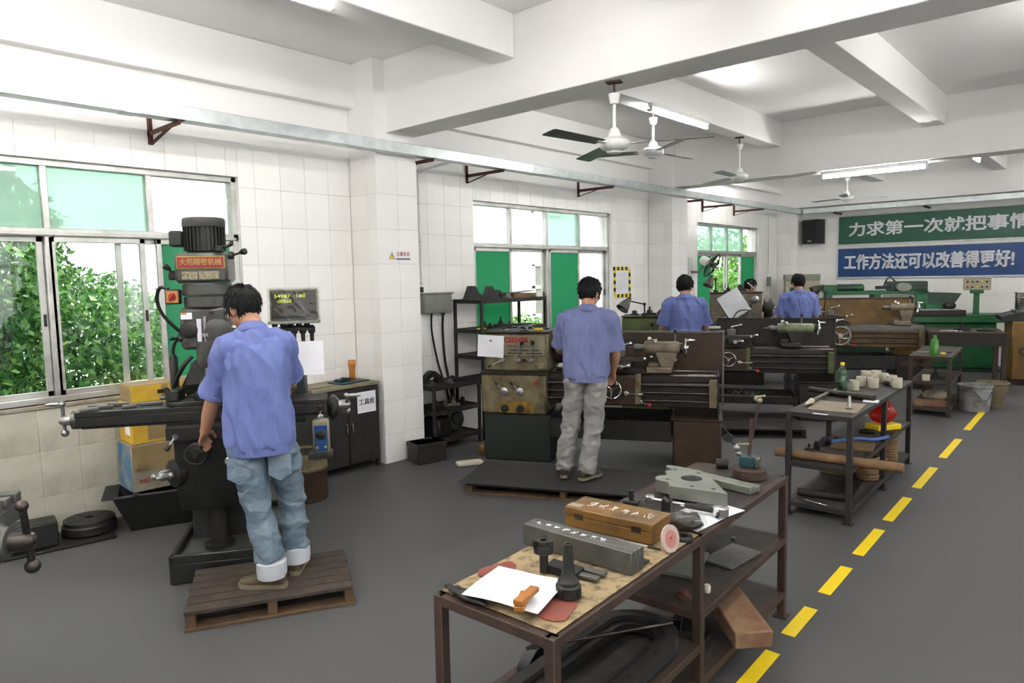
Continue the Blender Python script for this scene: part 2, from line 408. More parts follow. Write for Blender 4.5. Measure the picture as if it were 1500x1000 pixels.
def tile_face(parent, o, rz, u0, u1, holes=(), tw=.25, limit=None, far_last=None, grime_shade=None):
    """tiles on a vertical face; o = origin, local x along the face, local -y is the visible side"""
    cells = []; n = int(math.ceil((u1-u0)/tw-.01))
    for i in range(n):
        for j in range(len(ROWS)-1):
            for (p, q, r, s) in rects(u0+i*tw, min(u1, u0+(i+1)*tw), ROWS[j], ROWS[j+1], holes):
                if q-p > .03 and s-r > .03: cells.append((p, q, r, s))
    Mo = MT(o, (0, 0, rz)); g = .0022
    if limit and len(cells) > limit:
        cells.sort(key=lambda c: far_last(c))
        rest = cells[limit:]; cells = cells[:limit]; b = B(); b.M = Mo
        for (p, q, r, s) in rest: b.box(p+g/2, q-g/2, -.008, 0, r+g/2, s-g/2)
        e = part('tiles_beyond', b, 'tile', parent); e['kind'] = 'stuff'
    for (p, q, r, s) in cells:
        gr = grime_shade and grime_shade(p, q, r, s)
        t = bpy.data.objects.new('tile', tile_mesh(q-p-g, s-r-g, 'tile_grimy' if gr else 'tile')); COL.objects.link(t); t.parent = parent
        t.matrix_local = Mo @ Matrix.Translation(((p+q)/2, 0, (r+s)/2))
PIL = [(4.13, 4.63), (9.77, 10.26), (15.12, YF+.01)]
PX = -5.38
holes = [(-y1, -y0, WZ0, WZ1) for y0, y1 in WIN]+[(-p1, -p0, 0, 4) for p0, p1 in PIL]
gb = B()
# left wall: visible side faces +x -> local x along -Y with rz = -90deg ... use rz=+90: local -y -> +x
holesL = [(y0, y1, WZ0, WZ1) for y0, y1 in WIN]+[(p0-.008, p1+.008, 0, 4) for p0, p1 in PIL]
def grout(parent, b): part('grout', b, 'grout', parent)
b = B()
for (p, q, r, s) in rects(.1, YF, 0, ZT-.002, holesL): b.box(XW-.0079, XW-.0045, p, q, r, s)
grout(wl, b)
tile_face(wl, (XW-.008, 0, 0), R(90), .13, YF, holesL, limit=300, far_last=lambda c: c[0], grime_shade=lambda p, q, r, s: s < 1.0 and p < 2.9)  # lower rows near the mill: real grime and painted-in shade
b = B().box(PX, 2.0, YF+.0045, YF+.0079, 0, ZT-.002); grout(wf, b)
tile_face(wf, (0, YF+.008, 0), 0, PX, 2.0, limit=290, far_last=lambda c: c[0])
for k, (p0, p1) in enumerate(PIL):
    po = struct('trim_%d' % (k+1), B().box(XW-.004, PX-.008, p0+.008, p1-.008, 0, ZC), 'paint', label=['square white tiled pillar carrying the warning sign', 'white tiled pillar beside the striped notice', 'white tiled pillar in the far corner'][k])
    b = B().box(PX-.0079, PX-.0045, p0+.0045, p1-.0045, 0, ZT-.002); b.box(XW, PX-.0045, p0+.0045, p0+.0079, 0, ZT-.002); grout(po, b)
    tile_face(po, (PX-.008, 0, 0), R(90), p0, p1)
    tile_face(po, (0, p0+.008, 0), 0, XW, PX-.004, tw=.27)
# beams
nb = 4
def beam(x0, x1, y0, y1, z0, label=None):
    global nb
    struct('trim_%d' % nb, B().box(x0, x1, y0, y1, z0, ZC+.001, .006), 'paint', label=label); nb += 1
beam(XW-.004, 4.21, 4.27, 4.62, 3.19, 'deep white concrete cross beam at the first pillar')
beam(XW-.004, 4.21, 9.85, 10.2, 3.13, 'deep white concrete cross beam at the second pillar')
beam(XW-.004, 4.21, 15.13, YF+.01, 3.13, 'white concrete beam along the end wall')
beam(XW-.004, 4.21, -1.3, -.95, 3.19)
for (y0, y1) in ((-.94, 4.265), (4.625, 9.845), (10.205, 15.125)):
    for xb, lb in ((-3.96, 'second'), (-2.0, 'third'), (-.04, 'fourth'), (1.92, 'fifth')):
        beam(xb, xb+.22, y0, y1, 3.52)
    beam(XW-.004, XW+.10, y0 if y0 > 0 else -.94, y1, 3.44)
# ---------------------------------------------------------------- windows
def window(n, y0, y1, panes_up, lower, label):
    xm = XW-.09; fw = .045
    b = B()
    for z in (WZ0+fw/2, WZ1-fw/2): b.bc((xm, (y0+y1)/2, z), (.09, y1-y0, fw), .004)
    b.bc((xm, (y0+y1)/2, WZT), (.09, y1-y0, .06), .004); b.bc((xm+.05, (y0+y1)/2, WZT-.012), (.02, y1-y0-.05, .02), .003)
    for y in (y0+fw/2, y1-fw/2): b.bc((xm, y, (WZ0+WZ1)/2), (.09, fw, WZ1-WZ0), .004)
    o = struct('window_%d' % n, b, 'alu', label=label)
    part('window_sill', B().box(XW-.14, XW+.012, y0, y1, WZ0-.03, WZ0, .004), 'card_white', o)
    st = (y1-y0)/4
    for i in range(1, 4):
        part('mullion', B().bc((xm, y0+st*i, (WZT+WZ1)/2), (.07, .045, WZ1-WZT), .004), 'alu', o)
    part('mullion', B().bc((xm, (y0+y1)/2-st*.0+0.0, (WZ0+WZT)/2), (.07, .05, WZT-WZ0), .004), 'alu', o)
    for i, g in enumerate(panes_up):
        part('pane', B().box(xm-.003, xm+.003, y0+st*i+.02, y0+st*(i+1)-.02, WZT+.03, WZ1-.04), g, o)
    for (a, c, g, off) in lower:                      # sliding sashes
        ya, yc = y0+(y1-y0)*a, y0+(y1-y0)*c; x = xm+off; f = .04; z0, z1 = WZ0+.045, WZT-.03
        s = B()
        for y in (ya+f/2, yc-f/2): s.bc((x, y, (z0+z1)/2), (.03, f, z1-z0), .003)
        for z in (z0+f/2, z1-f/2): s.bc((x, (ya+yc)/2, z), (.03, yc-ya, f), .003)
        so = part('sash', s, 'alu', o)
        part('pane', B().box(x-.003, x+.003, ya+f, yc-f, z0+f, z1-f), g, so)
        part('latch', B().bc((x+.02, yc-f/2, 1.55), (.014, .018, .09), .003), 'plastic_black', so)
    return o
T_, C_, G_ = 'glass_tint', 'glass', 'film_green'
window(1, *WIN[0], (T_, T_, T_, C_), ((.02, .49, C_, -.02), (.5, .73, C_, .02), (.66, .80, C_, -.02), (.76, .985, G_, .022)), 'large aluminium window full of tree foliage, green film on one sash')
window(2, *WIN[1], (C_, C_, T_, C_), ((.015, .25, G_, .02), (.24, .49, C_, -.02), (.51, .75, G_, .02), (.74, .985, C_, -.02)), 'aluminium window with two green filmed sashes facing a white building')
window(3, *WIN[2], (T_, T_, T_, C_), ((.015, .25, G_, .02), (.24, .5, C_, -.02), (.51, .75, C_, -.02), (.72, .985, G_, .02)), 'far aluminium window with green filmed sashes facing bright trees')
# ---------------------------------------------------------------- dashed yellow line on the floor
DASH = [(2.05, 2.45), (2.66, 3.16), (3.36, 3.72), (3.94, 4.39), (4.63, 5.19), (5.41, 6.07), (6.39, 7.16), (7.58, 8.53), (9.07, 10.31), (10.95, 12.3), (12.9, 14.3)]
DLAB = ['beside the near end of the front bench', 'beside the front bench with the yellow wooden box', 'beside the rear corner of the front bench', 'between the front bench and the bench of white cups',
 'beside the first leg of the bench with white cups', 'beside the middle of the bench with white cups', 'beside the rear end of the bench with white cups', 'in the gap before the two buckets', 'running past the two buckets', 'beside the brown steel frame table', 'beside the yellow machine']
for (a, c), lb in zip(DASH, DLAB):
    sl = -.021*(c-a)
    b = B().prism([(-.034, 0), (.034, 0), (.034+sl, c-a), (-.034+sl, c-a)], 0, .0015)
    solid('floor_stripe', b, 'yellow_line', 'yellow painted floor dash '+lb, 'floor marking', (-1.195-.021*(a-2.8), a, .0002), 0, 'dashes of the yellow aisle line')
# ---------------------------------------------------------------- fluorescent fixtures
def fixture(loc, rz, label, drop=.0):
    t = thing('tube_light', label, 'ceiling light', loc, rz, 'fluorescent tube lights')
    part('housing', B().box(-.63, .63, -.028, .028, -.045, 0, .006), 'fan_white', t)
    for s in (-1, 1): part('lamp_holder', B().bc((s*.612, 0, -.065), (.022, .034, .05), .004), 'fan_white', t)
    part('tube', B().cyl((-.60, 0, -.075), (.60, 0, -.075), .0145, n=12), 'tube', t)
    return t
fixture((-3.70, 1.95, 3.518), R(90), 'lit fluorescent tube under the ceiling beam above the milling machine')
fixture((-3.72, 6.93, 3.522), R(90), 'lit fluorescent tube under the ceiling beam between two ceiling fans')
fixture((-2.6, 9.93, 3.128), 0, 'fluorescent tube light under the cross beam at the second pillar')
fixture((-4.9, 11.9, 3.858), R(90), 'fluorescent tube light on the ceiling beyond the second cross beam')
off = [(-1.89, 2.75, 3.518, 90), (-1.89, -.2, 3.518, 90), (.07, 2.2, 3.518, 90), (.07, 6.9, 3.518, 90), (.07, 12.4, 3.518, 90), (2.03, 2.2, 3.518, 90), (2.03, 7, 3.518, 90), (2.03, 12.4, 3.518, 90), (-3.7, -.3, 3.518, 90), (.07, -.3, 3.518, 90), (-1.0, -2.2, 3.858, 0), (1.4, -2.2, 3.858, 0), (-3.4, -2.2, 3.858, 0), (-1.89, 12.4, 3.518, 90), (-4.9, -.1, 3.858, 90)]  # added fixtures, mostly out of view, put in to light the room
for (x, y, z, a) in off: fixture((x, y, z), R(a), 'unseen fluorescent tube light added to light the open half of the workshop')
# ================================================================ LATHES
def handwheel(parent, c, ax, r, name='handwheel', m='chrome', handle=True):
    c = Vector(c); ax = Vector(ax).normalized(); b = B().tor(c, ax, r, r*.1, 28, 8)
    q = ax.to_track_quat('Z', 'Y')
    for k in range(3):
        d = q @ Vector((math.cos(k*2.094+.4), math.sin(k*2.094+.4), 0)); b.cyl(c, c+d*r, r*.07, n=8)
    b.cyl(c-ax*.02, c+ax*.025, r*.24, n=16)
    o = part(name, b, m, parent)
    if handle:
        d = q @ Vector((math.cos(.9), math.sin(.9), 0))*r
        part('wheel_handle', B().rev([(.006, 0), (.011, .02), (.013, .05), (.008, .085), (1e-6, .088)], c+d, ax, 12), m, o)
    return o
def lever(parent, base, tip, m='chrome', knob='plastic_black', r=.007, kr=.014, boss=.024, name='lever', ax=(0, -1, 0)):
    base, tip = Vector(base), Vector(tip); o = part(name, B().rev([(boss, 0), (boss, .022), (boss*.7, .03)], base, ax, 18).cyl(base+Vector(ax)*.02, tip, r, r*.8, 10), m, parent)
    d = (tip-base).normalized(); part('knob', B().rev([(kr*.5, -.03), (kr, -.005), (kr*.95, .012), (1e-6, .02)], tip, d, 12), knob, o)
    return o
def lathe(name, label, loc, rz, L, hw, ap, tl, sp, cm, zk=1.0, hz=1.25, chip=True, az=1.10, pan=(.27, .45), barrel=.33, ped=None):
    t = thing(name, label, 'lathe', loc, rz, 'engine lathes')
    Z = lambda z: z*zk
    part('base_cabinet', B().box(.02, hw+.035, .0, .60, 0, Z(.465), .012), cm['cab'], t)
    b = B().box(L-.43, L, .0, .55, 0, Z(.46), .012); b.box(L-.45, L+.01, -.01, .56, Z(.46), Z(.475), .004); part('tail_leg', b, cm['leg'], t)
    part('feed_box', B().box(.0, hw-.01, -.012, .5, Z(.47), Z(.855), .015), cm['feed'], t)
    b = B().box(-.01, hw, -.02, .55, Z(.855), Z(.875), .006); b.box(.02, hw-.02, .03, .06, Z(.875), Z(.892), .004); part('ledge', b, cm['trim'], t)
    part('headstock', B().box(.01, hw, .08, .60, Z(.876), hz, .018), cm['head'], t)
    part('top_cover', B().box(.0, hw+.01, .07, .61, hz, hz+.018, .006), cm['trim'], t)
    part('name_panel', B().box(.03, hw-.03, .068, .08, Z(1.03), hz-.02, .004), cm['panel'], t)
    # dials, levers and buttons
    for (x, dx) in ((hw*.54, .05), (hw*.73, .035)):
        lever(t, (x, .08, Z(.985)), (x+dx, .03, Z(1.17)), m='steel', kr=.02)
    lever(t, (hw*.30, .08, Z(.985)), (hw*.12, .02, Z(.93)), m='steel')
    part('dial', B().rev([(.018, 0), (.018, .012)], (hw*.635, .08, Z(.985)), (0, -1, 0), 14), 'plastic_black', t)
    part('sight_glass', B().rev([(.028, 0), (.028, .012), (.016, .014)], (hw*.9, .08, Z(.93)), (0, -1, 0), 14), 'brass', t)
    part('gear_plate', B().prism([(hw*.26, Z(.48)), (hw*.80, Z(.48)), (hw*.80, Z(.56)), (hw*.70, Z(.60)), (hw*.36, Z(.60)), (hw*.26, Z(.57))], -.022, -.012, 'y'), 'ochre', t)
    for x in (.365, .60):
        lever(t, (hw*x, -.012, Z(.69)), (hw*x-.075, -.05, Z(.775)), m='steel', boss=.042, kr=.012)
        part('selector_knob', B().rev([(.04, 0), (.036, .03), (.012, .034)], (hw*x, -.022, Z(.525)), (0, -1, 0), 8), 'iron_black', t)
    part('stop_button', B().rev([(.016, 0), (.016, .01), (.022, .014), (.02, .03), (1e-6, .034)], (hw*.84, -.012, Z(.785)), (0, -1, 0), 16), 'red', t)
    # bed
    b = B().box(hw, L-.03, .12, .50, Z(.56), Z(.80), .008); b.prism([(.10, Z(.56)), (.52, Z(.56)), (.48, Z(.46)), (.14, Z(.46))], L-.42, L-.02, 'x')
    part('bed', b, cm['bed'], t)
    for y in (.115, .44):
        part('rail', B().prism([(y, Z(.80)), (y+.085, Z(.80)), (y+.085, Z(.855)), (y+.06, Z(.872)), (y+.025, Z(.872)), (y, Z(.855))], hw, L-.02, 'x'), cm['rail'], t)
    for (z, r, y) in ((.775, .017, .075), (.70, .013, .075), (.625, .012, .075)):
        part('feed_screw' if z > .75 else 'feed_rod', B().cyl((hw-.02, y, Z(z)), (L-.06, y, Z(z)), r, n=12), 'rod', t)
    part('end_bracket', B().box(L-.11, L-.035, .03, .125, Z(.575), Z(.83), .008), cm['tag'], t)
    part('end_frame', B().tube([(L-.03, .02, Z(.46)), (L-.03, .02, Z(.87)), (L-.03, .5, Z(.87))], .009, 6), cm['trim'], t)
    # carriage
    part('apron', B().box(ap, ap+.33, -.005, .11, Z(.585), Z(.865), .012), cm['apron'], t)
    part('apron_edge', B().box(ap+.30, ap+.345, -.012, .1, Z(.6), Z(.875), .004), cm['tag'], t)
    handwheel(t, (ap+.09, -.05, Z(.74)), (0, -1, 0), .085)
    lever(t, (ap+.22, -.005, Z(.70)), (ap+.36, -.05, Z(.70)), m='chrome', knob='chrome', kr=.02)
    lever(t, (ap+.34, .03, Z(.62)), (ap+.43, -.05, Z(.605)), m='steel', knob='red', kr=.02)
    part('saddle', B().prism([(ap-.06, Z(.875)), (ap+.40, Z(.875)), (ap+.36, Z(.93)), (ap-.02, Z(.93))], .09, .54, 'y'), cm['iron'], t)
    part('cross_slide', B().box(ap+.09, ap+.25, -.03, .5, Z(.93), Z(.972), .006), cm['iron'], t)
    lever(t, (ap+.17, -.03, Z(.95)), (ap+.25, -.09, Z(.97)), m='chrome', knob='chrome')
    part('compound_rest', B().bc((ap+.2, .23, Z(.99)), (.30, .11, .045), .006, (0, 0, .25)), cm['iron'], t)
    lever(t, (ap+.35, .26, Z(.995)), (ap+.43, .2, Z(1.02)), m='chrome', knob='chrome', ax=(1, .2, 0))
    tp = part('tool_post', B().bc((ap+.13, .24, Z(1.05)), (.10, .10, .075), .006).cyl((ap+.13, .24, Z(1.085)), (ap+.13, .24, Z(1.12)), .018), 'steel_dull', t)
    part('post_lever', B().cyl((ap+.13, .24, Z(1.12)), (ap+.24, .17, Z(1.15)), .008, n=8).sph((ap+.24, .17, Z(1.15)), .017), 'chrome', tp)
    part('tool_bit', B().bar((ap+.05, .19, Z(1.07)), (ap-.04, .19, Z(1.07)), .018, .018), 'steel', tp)
    # chuck
    cy_, cz = .30, Z(az)
    ck = part('chuck', B().rev([(.06, -.04), (.06, 0), (.155, .0), (.16, .01), (.16, .10), (.15, .115), (.04, .118), (.04, .06)], (hw+.04, cy_, cz), (1, 0, 0), 28), cm['iron'], t)
    for k in range(3):
        a = 2.094*k+.5; d = Vector((0, math.cos(a), math.sin(a)))
        part('jaw', B().bar(Vector((hw+.17, cy_, cz))+d*.045, Vector((hw+.17, cy_, cz))+d*.145, .035, .05, .004), 'steel_dull', ck)
    part('workpiece', B().cyl((hw+.10, cy_, cz), (ap-.0, cy_, cz), .028), 'steel', t)
    # tailstock
    tx = tl; wv = barrel
    b = B().box(tx+.02, tx+.25, .12, .48, Z(.874), Z(.93), .01); b.prism([(tx+.15, Z(.93)), (tx+.26, Z(.93)), (tx+.30, cz-.04), (tx+.10, cz-.04)], .22, .38, 'y'); b.box(tx+.03, tx+.13, .24, .36, Z(.93), Z(.955), .004)
    ts = part('tailstock', b, ped or cm['tail'], t)
    part('tail_barrel', B().rev([(.052, 0), (.062, .015), (.062, wv-.02), (.05, wv)], (tx-.01, cy_, cz), (1, 0, 0), 22), cm['tail'], ts)
    part('quill', B().rev([(.001, -.17), (.010, -.15), (.010, -.11), (.03, -.10), (.036, -.09), (.036, -.05), (.03, -.04), (.03, 0)], (tx-.01, cy_, cz), (1, 0, 0), 18), 'steel_dull', ts)
    part('wheel_hub', B().rev([(.05, 0), (.05, .03), (.03, .04)], (tx+wv-.01, cy_, cz), (1, 0, 0), 18), 'iron_black', ts)
    handwheel(t, (tx+wv+.045, cy_, cz), (1, 0, 0), .085, 'tail_handwheel')
    lever(t, (tx+.09, cy_-.03, cz+.055), (tx+.045, cy_-.08, cz+.09), m='chrome', knob='chrome', kr=.02, ax=(0, 0, 1))
    lever(t, (tx+.27, cy_+.05, Z(.97)), (tx+.275, cy_+.03, cz+.16), m='steel', knob='plastic_black', kr=.016, ax=(0, 0, 1))
    # chip pan and splash guard
    b = B(); x0, x1, y0, y1, z0, z1 = hw+.04, L-.44, -.06, .60, Z(pan[0]), Z(pan[1])
    b.box(x0, x1, y0, y0+.008, z0, z1); b.box(x0, x1, y1-.008, y1, z0, z1); b.box(x0, x1, y0, y1, z0, z0+.008); b.box(x0, x0+.008, y0, y1, z0, z1); b.box(x1-.008, x1, y0, y1, z0, z1)
    b.tube([(x0, y0, z1), (x1, y0, z1)], .007, 6); part('chip_pan', b, cm['pan'], t)
    if chip:
        b = B(); rr = random.Random(int(L*100))
        for k in range(260):
            cx = rr.gauss((x0+x1)/2+.1, .22); cx = min(max(cx, x0+.03), x1-.03); yy = rr.uniform(y0+.03, y0+.4); p = Vector((cx, yy, z0+.012+rr.random()*.12*math.exp(-((cx-(x0+x1)/2-.1)/.25)**2)))
            d = Vector((rr.uniform(-1, 1), rr.uniform(-1, 1), rr.uniform(-.3, .6))).normalized()*rr.uniform(.02, .05); b.bar(p, p+d, .006, .002)
        so = part('metal_swarf', b, 'swarf', t, 'curly pale metal shavings'); so['kind'] = 'stuff'
    s0, s1, sz = sp
    part('splash_guard', B().box(s0, s1, .625, .637, Z(.80), sz, .002), cm['splash'], t)
    b = B()
    for (p, q) in (((s0, .62, sz), (s1, .62, sz)), ((s1, .62, sz), (s1, .62, Z(.50))), ((s0, .62, sz), (s0, .62, Z(.80))), ((s1, .62, sz), (s1, .56, sz))): b.bar(p, q, .022, .022, .003)
    part('guard_frame', b, cm['sframe'], t)
    part('guard_stay', B().bar((s1-.12, .60, Z(.45)), (s1-.12, .62, Z(.85)), .03, .012), cm['sframe'], t)
    return t
CM1 = dict(cab='dark_green', leg='brown', feed='cream', head='cream', panel='cream_panel', trim='brown_dark', bed='brown_dark', rail='rod', apron='brown', iron='brown_dark', tail='beige_iron', tag='cream', pan='iron', splash='brown', sframe='steel_dull')
l1 = lathe('engine_lathe', 'oily cream lathe with red lettering and a dark green cabinet, behind the rubber mat', (-4.764, 4.856, 0), R(26), 2.27, .66, 1.20, 1.57, (.75, 2.29, 1.225), CM1)
CM2 = dict(CM1, cab='lathe_green', head='lathe_green', feed='lathe_green', panel='lathe_green', leg='brown_dark', apron='brown', tail='tail_green', tag='lathe_green', splash='brown_dark', sframe='iron')
l2 = lathe('engine_lathe', 'lathe with green headstock, desk lamp and pale green tailstock, behind the wooden step', (-4.9, 7.55, 0), R(26), 2.58, .65, 1.24, 1.93, (1.2, 2.63, 1.2), CM2, pan=(.20, .285), barrel=.42, ped='iron')
CM3 = dict(CM1, cab='brown_dark', head='beige_iron', feed='beige_iron', panel='beige_iron', bed='brown_y', apron='brown_y', leg='brown_dark', tail='beige_iron', splash='brown_y', sframe='brown', rail='steel_dull')
l3 = lathe('engine_lathe', 'long brown lathe with beige headstock and beige tailstock, nearest the end wall', (-5.13, 10.53, 0), R(26), 3.17, .82, 1.72, 2.72, (1.7, 3.10, 1.35), CM3, zk=1.085, hz=1.47, az=1.12)
handwheel(l3, (1.95, -.06, .80), (0, -1, 0), .14, 'carriage_handwheel', 'steel')
# red lettering and small print on the first lathe's panel
text('lettering', 'CS6240A', .075, 'red', l1, MT((.345, .066, 1.185), FRONT), .004, .0008, width=.25)
text('lettering', 'GAP-BED LATHE', .034, 'ink', l1, MT((.37, .066, 1.125), FRONT), 0, .0006)
b = B()
for (x0, x1, z) in ((.27, .36, 1.085), (.38, .47, 1.085), (.48, .57, 1.085), (.25, .40, 1.055), (.44, .6, 1.055)): b.box(x0, x1, .0665, .068, z-.006, z+.006)
part('small_print', b, 'ink', l1)
b = B()
for k in range(7): b.tube(cat([(2.80+.05*k, -.003, .34), (2.82+.05*k, -.003, .40), (2.84+.05*k, -.003, .35), (2.85+.05*k, -.003, .37)], 4), .005, 5)
part('script_emblem', b, 'brown_y', l3, 'faded golden script')
# ================================================================ KNEE MILL
ml = thing('milling_machine', 'grey knee-type vertical milling machine with red name plate in front of the window', 'milling machine', (-4.22, 1.603, 0), R(55))
b = B().box(0, .60, 0, .98, 0, .13, .01)
for (x0, x1, y0, y1) in ((0, .60, 0, .035), (0, .60, .945, .98), (0, .035, 0, .98), (.565, .60, 0, .98)): b.box(x0, x1, y0, y1, .12, .18, .008)
part('base', b, 'mill_dark', ml)
part('base_swarf', B().box(.036, .564, .036, .944, .129, .137), 'steel_dull', ml, 'grey metal dust in the base tray')
b = B(); b.prism([(.40, .13), (.95, .13), (.95, 1.10), (.46, 1.10)], .06, .47, 'x'); part('column', b, 'mill_dark', ml)
part('column_door', B().box(.05, .062, .55, .85, .3, .7, .004), 'mill_grey', ml)
b = B(); b.prism([(.07, .88), (.07, .56), (.16, .40), (.44, .36), (.44, .88)], .055, .445, 'x'); part('knee', b, 'mill_dark', ml)
part('knee_way', B().box(.10, .40, .40, .475, .36, 1.06, .006), 'steel_dull', ml)
part('elevating_screw', B().rev([(.095, 0), (.095, .022), (.06, .026), (.048, .03), (.048, .27)], (.25, .24, .135), n=24), 'iron', ml)
part('saddle', B().prism([(.0, .88), (.42, .88), (.42, .975), (.04, .975), (.0, .95)], .03, .50, 'x'), 'iron', ml)
b = B().box(-.45, .95, .02, .28, .985, 1.045, .006)
for y0, y1 in ((.02, .075), (.10, .15), (.175, .215), (.24, .28)): b.box(-.45, .95, y0, y1, 1.044, 1.072, .002)
b.box(-.42, .92, .035, .265, .972, .99); tb = part('table', b, 'iron', ml)
for (x, y, l_, a) in ((-.38, .06, .10, .3), (-.27, .2, .12, -.2), (-.18, .1, .08, .5), (-.08, .17, .13, .1), (-.32, .13, .09, 0)): part('clamp_bar', B().bc((x, y, 1.082), (l_, .025, .018), .003, (0, 0, a)), 'steel_dull', tb)
def ball_crank(parent, c, ax, a0=.6, r=.10, m='steel', name='ball_crank', grip=True):
    c = Vector(c); ax = Vector(ax).normalized(); q = ax.to_track_quat('Z', 'Y')
    d = q @ Vector((math.cos(a0), math.sin(a0), 0)); p = c+ax*.05
    o = part(name, B().rev([(.03, 0), (.03, .05), (.02, .07)], c, ax, 16).cyl(p-d*r*.75, p+d*r, .011, n=10).sph(p-d*r*.75, .023).sph(p, .026).sph(p+d*r, .018), m, parent)
    if grip: part('grip', B().rev([(.007, 0), (.012, .025), (.013, .06), (.008, .085), (1e-6, .09)], p+d*r, ax, 12), m, o); return o
part('table_end', B().rev([(.05, 0), (.055, .02), (.055, .05), (.03, .06)], (-.45, .15, 1.01), (-1, 0, 0), 20), 'steel_dull', ml)
ball_crank(ml, (-.50, .15, 1.01), (-1, 0, 0), 1.5)
part('feed_motor', B().box(.95, 1.02, .06, .24, .93, 1.07, .03), 'iron', ml)
ball_crank(ml, (1.02, .15, 1.01), (1, 0, 0), 2.4)
fb = part('power_feed_box', B().box(.86, .96, -.03, .06, .74, .95, .012), 'cream_panel', ml)
part('feed_panel', B().box(.872, .948, -.034, -.03, .755, .92, .003), 'banner_blue', fb, 'dark blue control panel')
part('feed_dial', B().rev([(.03, 0), (.03, .012), (.012, .02)], (.91, -.034, .865), (0, -1, 0), 18), 'iron_black', fb)
for x in (.885, .935): part('feed_switch', B().rev([(.008, 0), (.007, .015)], (x, -.034, .785), (0, -1, 0), 10), 'gold', fb)
lever(ml, (.91, .02, .95), (.91, -.01, 1.03), m='chrome', knob='brown', ax=(0, 0, 1))
part('feed_bracket', B().box(.83, .975, -.04, .10, .71, .742, .004), 'iron', ml)
ball_crank(ml, (.02, .08, .66), (-.75, -.66, 0), .2, .11, 'steel', 'knee_crank')
part('crank_dial', B().rev([(.075, 0), (.085, .01), (.085, .05), (.06, .065), (.03, .07)], (.075, .12, .66), (-.75, -.66, 0), 24), 'iron', ml)
part('cross_feed_dial', B().rev([(.06, 0), (.06, .04), (.03, .05)], (.2, .04, .80), (0, -1, 0), 22), 'iron', ml)
handwheel(ml, (.2, -.05, .80), (0, -1, 0), .06, m='iron')
lever(ml, (.08, .03, .90), (.04, -.02, .84), m='steel', kr=.015); lever(ml, (.36, .04, .73), (.44, -.03, .66), m='chrome', knob='chrome')
# ram and turret
part('turret', B().rev([(.20, 0), (.20, .05), (.17, .07)], (.265, .68, 1.10), n=28), 'mill_dark', ml)
part('ram', B().prism([(.09, 1.165), (.44, 1.165), (.40, 1.30), (.36, 1.33), (.17, 1.33), (.13, 1.30)], .30, 1.10, 'y'), 'mill_grey', ml)
part('ram_skirt', B().prism([(.03, 1.10), (.47, 1.10), (.42, 1.24), (.10, 1.24)], .36, .95, 'y'), 'mill_dark', ml)
hx, hy = .262, .25
part('head_body', B().box(.118, .405, .12, .37, 1.40, 1.652, .02), 'mill_grey', ml)
part('quill_housing', B().rev([(.07, 0), (.085, .03), (.085, .16)], (hx+.02, .16, 1.29), n=24), 'mill_grey', ml)
part('spindle', B().rev([(.018, -.10), (.018, -.05), (.03, -.045), (.045, 0), (.045, .08)], (hx+.02, .16, 1.215), n=20), 'steel', ml)
for z0, z1, r in ((1.652, 1.72, .137), (1.725, 1.797, .142)):
    part('pulley_housing', B().rev([(r-.006, 0), (r, .006), (r, z1-z0-.006), (r-.006, z1-z0)], (hx, hy, z0), n=32), 'mill_grey', ml)
part('drive_head', B().box(.108, .405, .115, .42, 1.80, 1.982, .018), 'mill_grey', ml)
sg = part('name_plate', B().box(.122, .392, .109, .116, 1.885, 1.960, .002), 'gold', ml, 'red name plate with gold characters')
part('plate_field', B().box(.128, .386, .107, .1095, 1.891, 1.954), 'red_sign', sg)
text('characters', '大用精密机械', .044, 'gold', sg, MT((.257, .106, 1.923), FRONT), .0006, .0008, width=.235)
part('spec_plate', B().box(.15, .235, .110, .116, 1.822, 1.868, .001), 'brass', ml); part('spec_plate', B().box(.245, .355, .110, .116, 1.822, 1.870, .001), 'brass', ml)
mo = part('motor', B().rev([(.10, 0), (.108, .01), (.108, .15), (.10, .155)], (hx, hy, 1.983), n=32), 'mill_dark', ml)
for k in range(30):
    a = 2*math.pi*k/30
    part('cooling_fin', B().at((hx, hy, 0), (0, 0, a)).box(.104, .121, -.0035, .0035, 1.995, 2.138), 'mill_dark', mo)
part('motor_cap', B().rev([(.121, 0), (.124, .004), (.124, .048), (.116, .056), (1e-6, .057)], (hx, hy, 2.138), n=36), 'mill_grey', ml)
part('terminal_box', B().box(.075, .15, .17, .31, 2.02, 2.115, .01), 'mill_dark', ml)
lever(ml, (.405, .2, 1.965), (.50, .14, 1.985), m='iron', kr=.02, ax=(1, 0, 0)); lever(ml, (.36, .12, 1.99), (.43, .10, 2.025), m='iron', kr=.012, ax=(0, 0, 1))
lever(ml, (.108, .2, 1.855), (.05, .18, 1.90), m='iron', kr=.018, ax=(-1, 0, 0)); part('speed_lock', B().box(.06, .11, .17, .25, 1.82, 1.87, .008), 'iron_black', ml)
sw = part('switch_box', B().box(.035, .118, .17, .24, 1.675, 1.765, .006), 'plastic_black', ml)
part('switch_plate', B().box(.042, .110, .166, .17, 1.684, 1.757), 'orange', sw); part('switch_knob', B().rev([(.022, 0), (.02, .012)], (.076, .166, 1.72), (0, -1, 0), 16).bc((.076, .148, 1.72), (.012, .016, .05), .003, (0, .7, 0)), 'red', sw)
part('arm_conduit', B().tube(cat([(.05, .2, 1.765), (.0, .22, 1.775), (-.03, .25, 1.70), (.0, .27, 1.60), (.08, .30, 1.50), (.13, .32, 1.46)]), .011), 'hose', ml)
part('conduit', B().tube(cat([(.10, .3, 1.52), (.04, .3, 1.42), (.03, .3, 1.36)]), .010).rev([(.012, 0), (.026, .01), (.026, .20), (.014, .22)], (.03, .3, 1.14), n=14), 'hose', ml)
